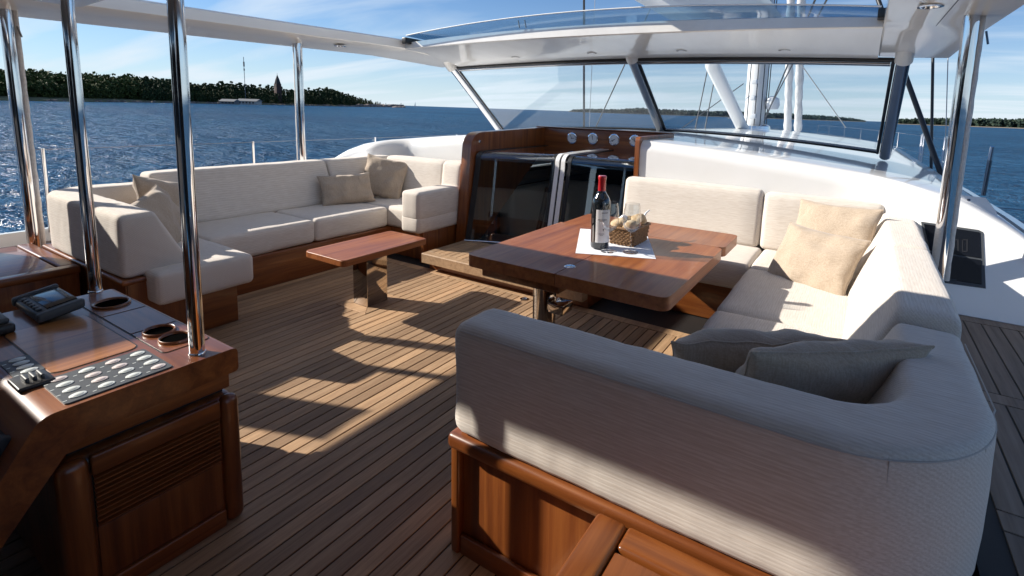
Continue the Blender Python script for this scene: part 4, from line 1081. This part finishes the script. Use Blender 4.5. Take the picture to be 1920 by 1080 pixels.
# shrouds and stays
def up(a, b, k): a, b = Vector(a), Vector(b); return a+(b-a)*k
def stay(label, a, b, k, r, mat='wire'): a, b = Vector(a), Vector(b); wire('stay', label, [a-(b-a)*.12, up(a, b, k)], r, mat, 'rigging', 'standing rigging')
stay('thick dark shroud standing upright behind the left windscreen pane', onx(1095, 236, -2.75), onx(1095, 120, -2.74), 9, .022, 'black_rod')
stay('thin wire right of the thick shroud behind the left pane', onx(1105, 236, -2.6), onx(1110, 124, -2.59), 9, .006)
stay('slanting dark stay in the left windscreen pane', onx(1118, 237, -2.7), onx(1170, 124, -2.2), 5, .013, 'black_rod')
stay('thin halyard at the left of the right windscreen pane', onx(1305, 235, -.6), onx(1328, 124, -.58), 7, .010, 'black_rod')
stay('thin halyard right of its twin in the right windscreen pane', onx(1323, 235, -.55), onx(1342, 136, -.53), 7, .010, 'black_rod')
stay('slanting dark line running from the vang down to the left', onx(1290, 232, -1.6), onx(1394, 157, -.2), 1.0, .010, 'black_rod')
stay('dark line slanting up to the right of the mast', onx(1436, 220, .3), onx(1475, 127, .9), 2.2, .012, 'black_rod')
stay('second dark line slanting up to the right of the mast', onx(1438, 212, .35), onx(1476, 140, .95), 2.2, .010, 'black_rod')
stay('pale stay sloping down to the bow rail', ony(1578, 228, 17.5), ony(1505, 125, 15.2), 3, .014, 'rope')
stay('stout black stay slanting down behind the right pillar', ony(1763, 322, 6.9), ony(1698, 142, 7.6), 4, .030, 'black_rod')
stay('upright dark shroud at the starboard rail', ony(1746, 308, 7.6), ony(1750, 60, 7.9), 6, .017, 'black_rod')
stay('thin wire beside the starboard shroud', ony(1772, 300, 6.8), ony(1778, 90, 7.0), 6, .005)

def rail(name, label, pts, zd, h, group, wires=(.98, .52), r=.014):
    t = thing(name, label, 'railing', group); tops = []
    for (x, y) in pts:
        tube('stanchion', [(x, y, zd), (x, y, zd+h)], r, 'chrome', t, 10); tops.append((x, y))
    for w in wires: tube('lifeline', [(x, y, zd+h*w) for x, y in tops], .0028, 'wire', t, 6)
    return t
rail('guard_rail', 'port guard rail of thin wires and steel stanchions', [(-3.2, -1.2), (-3.2, 1.245), (-3.2, 2.72), (-3.2, 4.16), (-3.2, 5.6)]+[(-hb(y)+.07, y) for y in (7.2, 9, 11, 13, 15, 17, 19, 21)], .25, .63, 'guard rails', (.985,))
rail('guard_rail', 'starboard guard rail running forward to the bow', [(hb(y)-.07, y) for y in (9.0, 11, 13, 15, 17, 19, 21, 22.5)], .42, .64, 'guard rails', (.98, .5))
g1 = thing('flag_staff', 'single dark pole standing at the starboard rail far right', 'pole')
tube('pole', [onx(1844, 366, 3.19), onx(1856, 300, 3.19)], .022, 'dark_steel', g1, 10); tube('cap', [onx(1856, 300, 3.19), onx(1861, 275, 3.19)], .020, 'chrome', g1, 10)
def gate(label, y):
    t = thing('boarding_gate', label, 'gate', 'boarding gates'); x = hb(y)-.10
    for dy in (0, .32): tube('gate_post', [(x, y+dy, .40), (x, y+dy, 1.08)], .020, 'chrome', t, 10)
    for z in (.72, 1.08): tube('gate_bar', [(x, y, z), (x, y+.32, z)], .016, 'chrome', t, 8)
gate('steel boarding gate at the starboard rail, the nearer one', 8.9); gate('steel boarding gate at the starboard rail, the farther one', 10.6)

# unseen canvas panels and pole, added and stepped to cast the floor shadows
cv = thing('blocking_curtain', 'unseen canvas panels added aft of the port roof post to shadow the floor', 'curtain')
def cloth(name, y0, y1, z0, z1, x=-2.42, mat='white_canvas', par=None):
    vs, fs = [], []; N = 10
    for i in range(N+1):
        for j in range(7):
            y = y0+(y1-y0)*i/N; z = z0+(z1-z0)*j/6
            vs.append((x+.008*math.sin(y*19)+.004*math.sin(z*9), y, z))
    k = len(vs); vs += [(a-.004, b, c) for a, b, c in vs]
    for i in range(N):
        for j in range(6): a = i*7+j; fs += [(a, a+1, a+8, a+7), (k+a, k+a+7, k+a+8, k+a+1)]
    return mesh(name, vs, fs, mat, par or cv, 60)
cloth('blocking_panel', .33, .715, .30, 1.33); cloth('blocking_panel', .10, .328, .30, 1.63); cloth('blocking_panel', -3.3, -.12, .30, 1.76, -2.42, 'navy_canvas')
tube('shadow_pole', [(-2.43, .655, .19), (-2.43, .655, 1.78)], .026, 'chrome', cv, 14)
cs = thing('blocking_curtain', 'unseen grey canvas added on the starboard quarter to block sky light', 'curtain')  # unseen canvas added to cut the sky light from starboard aft
cloth('blocking_panel', -3.3, .20, .36, 1.775, 2.46, 'navy_canvas', cs); 

ca = thing('aft_blocker', 'unseen grey canvas added across the after end to block sky light', 'curtain')  # unseen canvas added to cut the sky light from astern
vs, fs = [], []
for i in range(31):
    for j in range(7):
        for d_ in (0, .004): vs.append((-2.3+4.6*i/30, -3.36+.02*math.sin(i*1.9)+d_, .30+1.48*j/6))
for i in range(30):
    for j in range(6): a = (i*7+j)*2; fs += [(a, a+2, a+16, a+14), (a+1, a+15, a+17, a+3)]
mesh('blocking_panel', vs, fs, 'navy_canvas', ca, 60)

# ================================================================== FAR SHORE
def shore_line():
    P = [(-260, 186), (-120, 187), (0, 188.5), (100, 190.2), (220, 191.5), (330, 193.2), (440, 195.6), (560, 198.0), (640, 199.6), (700, 200.6), (752, 201.2)]
    return [onz(px, py, SEA) for px, py in P]
SH = shore_line()
def along(t):
    t = t*(len(SH)-1); i = min(int(t), len(SH)-2); return SH[i].lerp(SH[i+1], t-i)
def px_of(p):
    d = p-CAM; w = d.dot(_f); return PPX+FPX*d.dot(_r)/w, PPY-FPX*d.dot(_u)/w
TOP = [(-400, 122), (0, 129), (60, 131), (100, 132), (170, 137), (240, 142), (300, 149), (345, 152), (372, 160), (430, 154), (470, 158), (500, 162), (530, 166), (560, 167), (620, 167), (650, 176), (680, 184), (705, 190), (730, 196), (752, 200)]
def top_y(px):
    for (a, ya), (b, yb_) in zip(TOP, TOP[1:]):
        if px <= b: return ya+(yb_-ya)*max(0, min(1, (px-a)/(b-a)))
    return 200
# land
vs, fs = [], []; N = 120
for i in range(N+1):
    p = along(i/N); d = (p-CAM); d.z = 0; D = d.length; d.normalize()
    nz_ = noise.noise(Vector((i*.35, 0, 0)))
    f = max(.03, 1-i/N)
    for k, (e, z) in enumerate(((0, -.3), (.006, .45+.2*nz_), (.035, 1.1+.4*nz_), (.10, 1.6), (.30, 2.8), (.6, 2.0))):
        q = p+d*(D*e*(.25+.75*f)); vs.append((q.x, q.y, SEA+z*(.5+.5*f)+.15*noise.noise(Vector((i*.9, k, 0)))))
for i in range(N):
    for j in range(5): fs.append((i*6+j, i*6+j+1, (i+1)*6+j+1, (i+1)*6+j))
struct(mesh('headland', vs, fs, 'shore_grass', None, 0))
rnd = random.Random(11)
def clump(vs, fs, c, r, n, s, flat=.75):
    for _ in range(n):
        d = Vector((rnd.gauss(0, 1), rnd.gauss(0, 1), rnd.gauss(0, 1))); d.normalize(); d *= r*(rnd.random()**.45)
        p = c+Vector((d.x, d.y, d.z*flat)); a = Vector((rnd.gauss(0, 1), rnd.gauss(0, 1), rnd.gauss(0, 1))).normalized(); b = a.cross(Vector((rnd.gauss(0, 1), rnd.gauss(0, 1), rnd.gauss(0, 1)))).normalized()
        q = s*rnd.uniform(.6, 1.3); k = len(vs); vs += [p+a*q, p+b*q*.8, p-a*q*.9, p-b*q*.8]; fs.append((k, k+1, k+2, k+3))
def wood_mass(name, label, t0, t1, rows, mat, pine):
    vs, fs = [], []
    for (e, dens, hf) in rows:
        n_ = int(dens)
        for i in range(n_):
            p = along(t0+(t1-t0)*(i+rnd.random())/n_); d = p-CAM; d.z = 0; D = d.length*(1+e*rnd.uniform(.8, 1.2)); d.normalize()
            q = Vector((CAM.x, CAM.y, 0))+d*D
            px = px_of(Vector((q.x, q.y, SEA)))[0]
            tp = atdist(px, top_y(px)+rnd.uniform(-1.5, 4.5), D)
            g = SEA+1.0; H = max((tp.z-g)*hf*rnd.uniform(.86, 1.02), .8)
            if pine:
                tube_geo([(q.x, q.y, g-.5), (q.x, q.y, g+H*.8)], H*.014, 4, vs, fs, False)
                m_ = 7
                for k in range(m_):
                    z = g+H*(.12+.84*k/(m_-1)); rr = H*(.24-.17*k/(m_-1))*rnd.uniform(.7, 1.3)
                    clump(vs, fs, Vector((q.x+rnd.uniform(-.5, .5)*rr, q.y+rnd.uniform(-.5, .5)*rr, z)), rr, 20, H*.060, .7)
            else:
                for k in range(9):
                    z = g+H*(.16+.70*k/8); rr = H*rnd.uniform(.16, .27)
                    clump(vs, fs, Vector((q.x+rnd.uniform(-.28, .28)*H, q.y+rnd.uniform(-.28, .28)*H, z)), rr, 34, H*.062, .8)
                clump(vs, fs, Vector((q.x, q.y, g+H*.90)), H*.13, 26, H*.055, .8)
    o = mesh(name, vs, fs, mat, None, 0, False); o['kind'] = 'stuff'; o['label'] = label; o['category'] = 'trees'
    return o
wood_mass('broadleaf_wood', 'dense dark green wood on the near part of the headland', .0, .56, ((.075, 110, .62), (.12, 130, .88), (.19, 130, 1.02)), 'leaf_broad', False)
wood_mass('pine_wood', 'dark pine wood thinning out to the tip of the headland', .44, .975, ((.04, 140, .66), (.08, 190, .95), (.13, 190, 1.06)), 'leaf_pine', True)
# boulders along the water's edge
rocks_v, rocks_f = [], []
for i in range(420):
    t = rnd.random()**.6; p = along(t); d = p-CAM; d.z = 0; D = d.length; s_ = D*.0030*rnd.uniform(.35, 1.8)*(1.5 if t > .85 else .8)
    bmv = len(rocks_v); c = Vector((p.x, p.y, SEA+s_*.15))+d.normalized()*rnd.uniform(-.002, .02)*D
    ring = []
    for a in range(6):
        an = a*math.pi/3; rocks_v.append(c+Vector((math.cos(an)*s_*rnd.uniform(.8, 1.9), math.sin(an)*s_*rnd.uniform(.8, 1.9), -s_*.5)))
    for a in range(6):
        an = a*math.pi/3; rocks_v.append(c+Vector((math.cos(an)*s_*rnd.uniform(.5, 1.2), math.sin(an)*s_*rnd.uniform(.5, 1.2), s_*rnd.uniform(.2, .6))))
    for a in range(6): rocks_f.append((bmv+a, bmv+(a+1) % 6, bmv+6+(a+1) % 6, bmv+6+a))
    rocks_f.append(tuple(bmv+6+a for a in range(6)))
o = mesh('shore_boulders', rocks_v, rocks_f, 'rock', None, 0); o['kind'] = 'stuff'; o['label'] = 'brown boulders along the water edge of the headland'; o['category'] = 'rocks'
# skerry off the tip
for i, (px, w) in enumerate(((745, 9), (757, 4))):
    c = onz(px, 201.6, SEA); D = (c-CAM).length; bm = bmesh.new(); bmesh.ops.create_icosphere(bm, subdivisions=3, radius=1)
    for v in bm.verts: v.co = Vector((v.co.x*w*D/FPX, v.co.y*w*D/FPX, v.co.z*2.4*D/FPX*(1+.6*noise.noise(v.co*2.2+Vector((i, 0, 0))))))+c
    tag(bmobj('skerry', bm, 'rock', None, 0), ('low bare rock at the very tip of the headland', 'tiny rock awash just off the headland tip')[i], 'rock', 'skerries')
# church tower, aerial, cottages
def at_px(px, D): q = atdist(px, 195, D); return Vector((q.x, q.y, SEA+1))
q = at_px(522, 420); z1 = atdist(522, 157, 420).z; z2 = atdist(522, 140, 420).z
tw = thing('church_tower', 'dark red tower with a pointed roof above the pines', 'tower')
rbox('tower_wall', q.x-1.7, q.x+1.7, q.y-1.7, q.y+1.7, SEA+.5, z1, .05, 'tower_red', tw); lathe('spire', [(2.1, 0), (1.35, (z2-z1)*.45), (.12, (z2-z1)*.97), (0, z2-z1)], 'tower_roof', tw, 8, (q.x, q.y, z1), 0); tube('finial', [(q.x, q.y, z2-.3), (q.x, q.y, z2+1.0)], .10, 'tower_roof', tw, 5)
for dx in (-.9, .9): box('belfry_opening', q.x+dx-.35, q.x+dx+.35, q.y-1.76, q.y-1.71, z1-2.2, z1-.8, 'ink_black', tw, 0)
q = at_px(461, 380); zt_ = atdist(461, 107, 380).z; zm = atdist(461, 125, 380).z
ae = thing('radio_mast', 'slender lattice radio mast rising above the trees', 'mast')
tube('mast_pole', [(q.x, q.y, SEA), (q.x, q.y, zt_)], .16, 'house_grey', ae, 5); tube('aerial_cluster', [(q.x, q.y, zm), (q.x, q.y, (zm+zt_)/2)], .42, 'house_grey', ae, 6); tube('aerial_cluster', [(q.x, q.y, zm-2.5), (q.x, q.y, zm-1.2)], .36, 'house_grey', ae, 6)
def cottage(label, px, D, w, h, mat):
    q = at_px(px, D); t = thing('cottage', label, 'house', 'shore cottages')
    ax = (_r-Vector((0, 0, _r.z))).normalized(); ay = Vector((-ax.y, ax.x, 0))
    def P(u, v, z): return q+ax*u+ay*v+Vector((0, 0, z-.4))
    mesh('wall', [P(-w/2, -2, 0), P(w/2, -2, 0), P(w/2, 2, 0), P(-w/2, 2, 0), P(-w/2, -2, h), P(w/2, -2, h), P(w/2, 2, h), P(-w/2, 2, h)], [(0, 1, 5, 4), (1, 2, 6, 5), (2, 3, 7, 6), (3, 0, 4, 7), (4, 5, 6, 7)], mat, t, 0)
    mesh('roof', [P(-w/2-.4, -2.5, h), P(w/2+.4, -2.5, h), P(w/2+.4, 0, h+1.0), P(-w/2-.4, 0, h+1.0), P(-w/2-.4, 2.5, h), P(w/2+.4, 2.5, h)], [(0, 1, 2, 3), (3, 2, 5, 4), (0, 3, 4), (1, 5, 2)], 'house_grey', t, 0)
    k = -w/2+.8
    while k < w/2-.6:
        mesh('window', [P(k, -2.03, h*.35), P(k+.8, -2.03, h*.35), P(k+.8, -2.03, h*.8), P(k, -2.03, h*.8)], [(0, 1, 2, 3)], 'ink_black', t, 0, False); k += 1.5
cottage('long low grey cottage at the foot of the pines', 468, 274, 8.6, 1.7, 'house_white'); cottage('smaller low shed left of the grey cottage', 431, 268, 6.0, 1.3, 'house_grey')
q = at_px(345, 345); bt_ = thing('rooftop_block', 'pale flat building top showing above the wood', 'building'); zt_ = atdist(345, 151, 345).z
rbox('wall', q.x-1.3, q.x+1.3, q.y-1.3, q.y+1.3, SEA, zt_, .05, 'house_white', bt_); tube('flue', [(q.x+.5, q.y, zt_-.2), (q.x+.5, q.y, zt_+2.6)], .14, 'house_grey', bt_, 5)
# distant shores to starboard: one mass each
def far_shore(name, label, pts, D, mat='leaf_far'):
    """pts: (px, top py, water py)"""
    vs, fs = [], []; n_ = len(pts)
    for i in range(n_-1):
        (a, ta, wa), (b, tb, wb) = pts[i], pts[i+1]; m_ = max(3, int(abs(b-a)*2.2))
        for k in range(m_):
            t = (k+rnd.random())/m_; px = a+(b-a)*t; dd = D*rnd.uniform(1.0, 1.06)
            zt_ = atdist(px, ta+(tb-ta)*t, dd).z; H = max(zt_-SEA, 1.0)*rnd.uniform(.72, 1.12); q = atdist(px, 200, dd)
            for j in range(3): clump(vs, fs, Vector((q.x, q.y, SEA+H*(.25+.25*j))), H*.30, 9, H*.16, .8)
    o = mesh(name, vs, fs, mat, None, 0, False); o['kind'] = 'stuff'; o['label'] = label; o['category'] = 'shore'
    vs, fs = [], []
    for i, (a, ta, wa) in enumerate(pts):
        q = atdist(a, 200, D*.995); e = atdist(a, 200, D*1.2); h = max(atdist(a, ta, D).z-SEA, 1)*.16
        vs += [(q.x, q.y, SEA-.5), (q.x, q.y, SEA+h*.5), (e.x, e.y, SEA+h*2)]
    for i in range(n_-1):
        for j in range(2): fs.append((i*3+j, i*3+j+1, i*3+j+4, i*3+j+3))
    struct(mesh('far_land', vs, fs, 'far_rock', None, 0))
far_shore('far_wood', 'long low wooded shore behind the windscreen', [(1066, 209, 210), (1075, 205, 210), (1110, 204, 211), (1160, 205, 212), (1200, 202, 213), (1240, 205, 214), (1300, 207, 216), (1400, 210, 219), (1480, 213, 221), (1560, 218, 224), (1605, 222, 226), (1626, 226, 227)], 1500)
far_shore('far_wood', 'wooded far shore with a pale beach at the right edge', [(1672, 227, 229), (1684, 223, 230), (1720, 222, 231), (1780, 222, 233), (1850, 223, 236), (1930, 224.5, 238), (2060, 228, 242)], 760)
# small craft far out
def far_boat(label, px, py, D, h):
    t = thing('sailing_boat', label, 'boat', 'distant boats'); q = atdist(px, py, D); q.z = SEA
    ax = Vector((_r.x, _r.y, 0)).normalized(); L = h*.55
    vs = [q-ax*L*.5+Vector((0, 0, .9)), q+ax*L*.55+Vector((0, 0, 1.1)), q+ax*L*.42, q-ax*L*.45]; dd = Vector((-ax.y, ax.x, 0))*1.2
    mesh('hull', [v-dd for v in vs]+[v+dd for v in vs], [(0, 1, 2, 3), (4, 7, 6, 5), (0, 4, 5, 1), (1, 5, 6, 2), (2, 6, 7, 3), (3, 7, 4, 0)], 'house_white', t, 0)
    tube('mast_pole', [q, q+Vector((0, 0, h))], .1, 'house_white', t, 5)
    mesh('sail', [q+Vector((0, 0, 1.8)), q-ax*L*.42+Vector((0, 0, 1.9)), q+Vector((0, 0, h*.97)), q+Vector((0, 0, 1.8))+dd*.04, q-ax*L*.42+Vector((0, 0, 1.9))+dd*.04, q+Vector((0, 0, h*.97))+dd*.04], [(0, 1, 2), (3, 5, 4), (0, 3, 4, 1), (1, 4, 5, 2), (2, 5, 3, 0)], 'sail_cloth', t, 0)
far_boat('tiny white sailing boat on the horizon left of the windscreen', 779, 199, 1500, 14)
q = atdist(752, 198, 1300); q.z = SEA; bcn = thing('sea_beacon', 'small dark beacon pole on the horizon by the headland tip', 'beacon')
tube('pole', [q, q+Vector((0, 0, 7))], .35, 'tower_roof', bcn, 6); lathe('lantern', [(.2, 0), (.9, .3), (.9, 1.3), (.1, 1.9)], 'tower_roof', bcn, 8, q+Vector((0, 0, 6.5)))
mb = thing('motor_boat', 'tiny white motor boat left of the mast on the far water', 'boat'); q = atdist(1371, 218.6, 620); q.z = SEA; ax = Vector((_r.x, _r.y, 0)).normalized(); dd = Vector((-ax.y, ax.x, 0))
mesh('hull', [q-ax*3+dd, q+ax*3.4, q-ax*3-dd, q-ax*3+dd+Vector((0, 0, 1)), q+ax*3.9+Vector((0, 0, 1.3)), q-ax*3-dd+Vector((0, 0, 1))], [(0, 2, 1), (3, 4, 5), (0, 1, 4, 3), (1, 2, 5, 4), (2, 0, 3, 5)], 'house_white', mb, 0)
mesh('cabin', [q-ax*1.4-dd*.6+Vector((0, 0, 1)), q+ax*1-dd*.6+Vector((0, 0, 1)), q+ax*1+dd*.6+Vector((0, 0, 1)), q-ax*1.4+dd*.6+Vector((0, 0, 1)), q-ax*1.2-dd*.5+Vector((0, 0, 2)), q+ax*.5-dd*.5+Vector((0, 0, 2)), q+ax*.5+dd*.5+Vector((0, 0, 2)), q-ax*1.2+dd*.5+Vector((0, 0, 2))], [(0, 1, 5, 4), (1, 2, 6, 5), (2, 3, 7, 6), (3, 0, 4, 7), (4, 5, 6, 7)], 'house_white', mb, 0)

# ---- put every thing's Empty at its base
bpy.context.view_layer.update()
for o in list(COL.objects):
    if o.type == 'EMPTY' and o.parent is None and o.children:
        lo, hi = Vector((1e9,)*3), Vector((-1e9,)*3)
        for c in o.children:
            if c.type != 'MESH': continue
            for b in c.bound_box:
                w = c.location+Vector(b)
                for i in range(3): lo[i] = min(lo[i], w[i]); hi[i] = max(hi[i], w[i])
        base = Vector(((lo.x+hi.x)/2, (lo.y+hi.y)/2, lo.z)); o.location = base
        for c in o.children: c.matrix_parent_inverse = Matrix.Translation(-base)
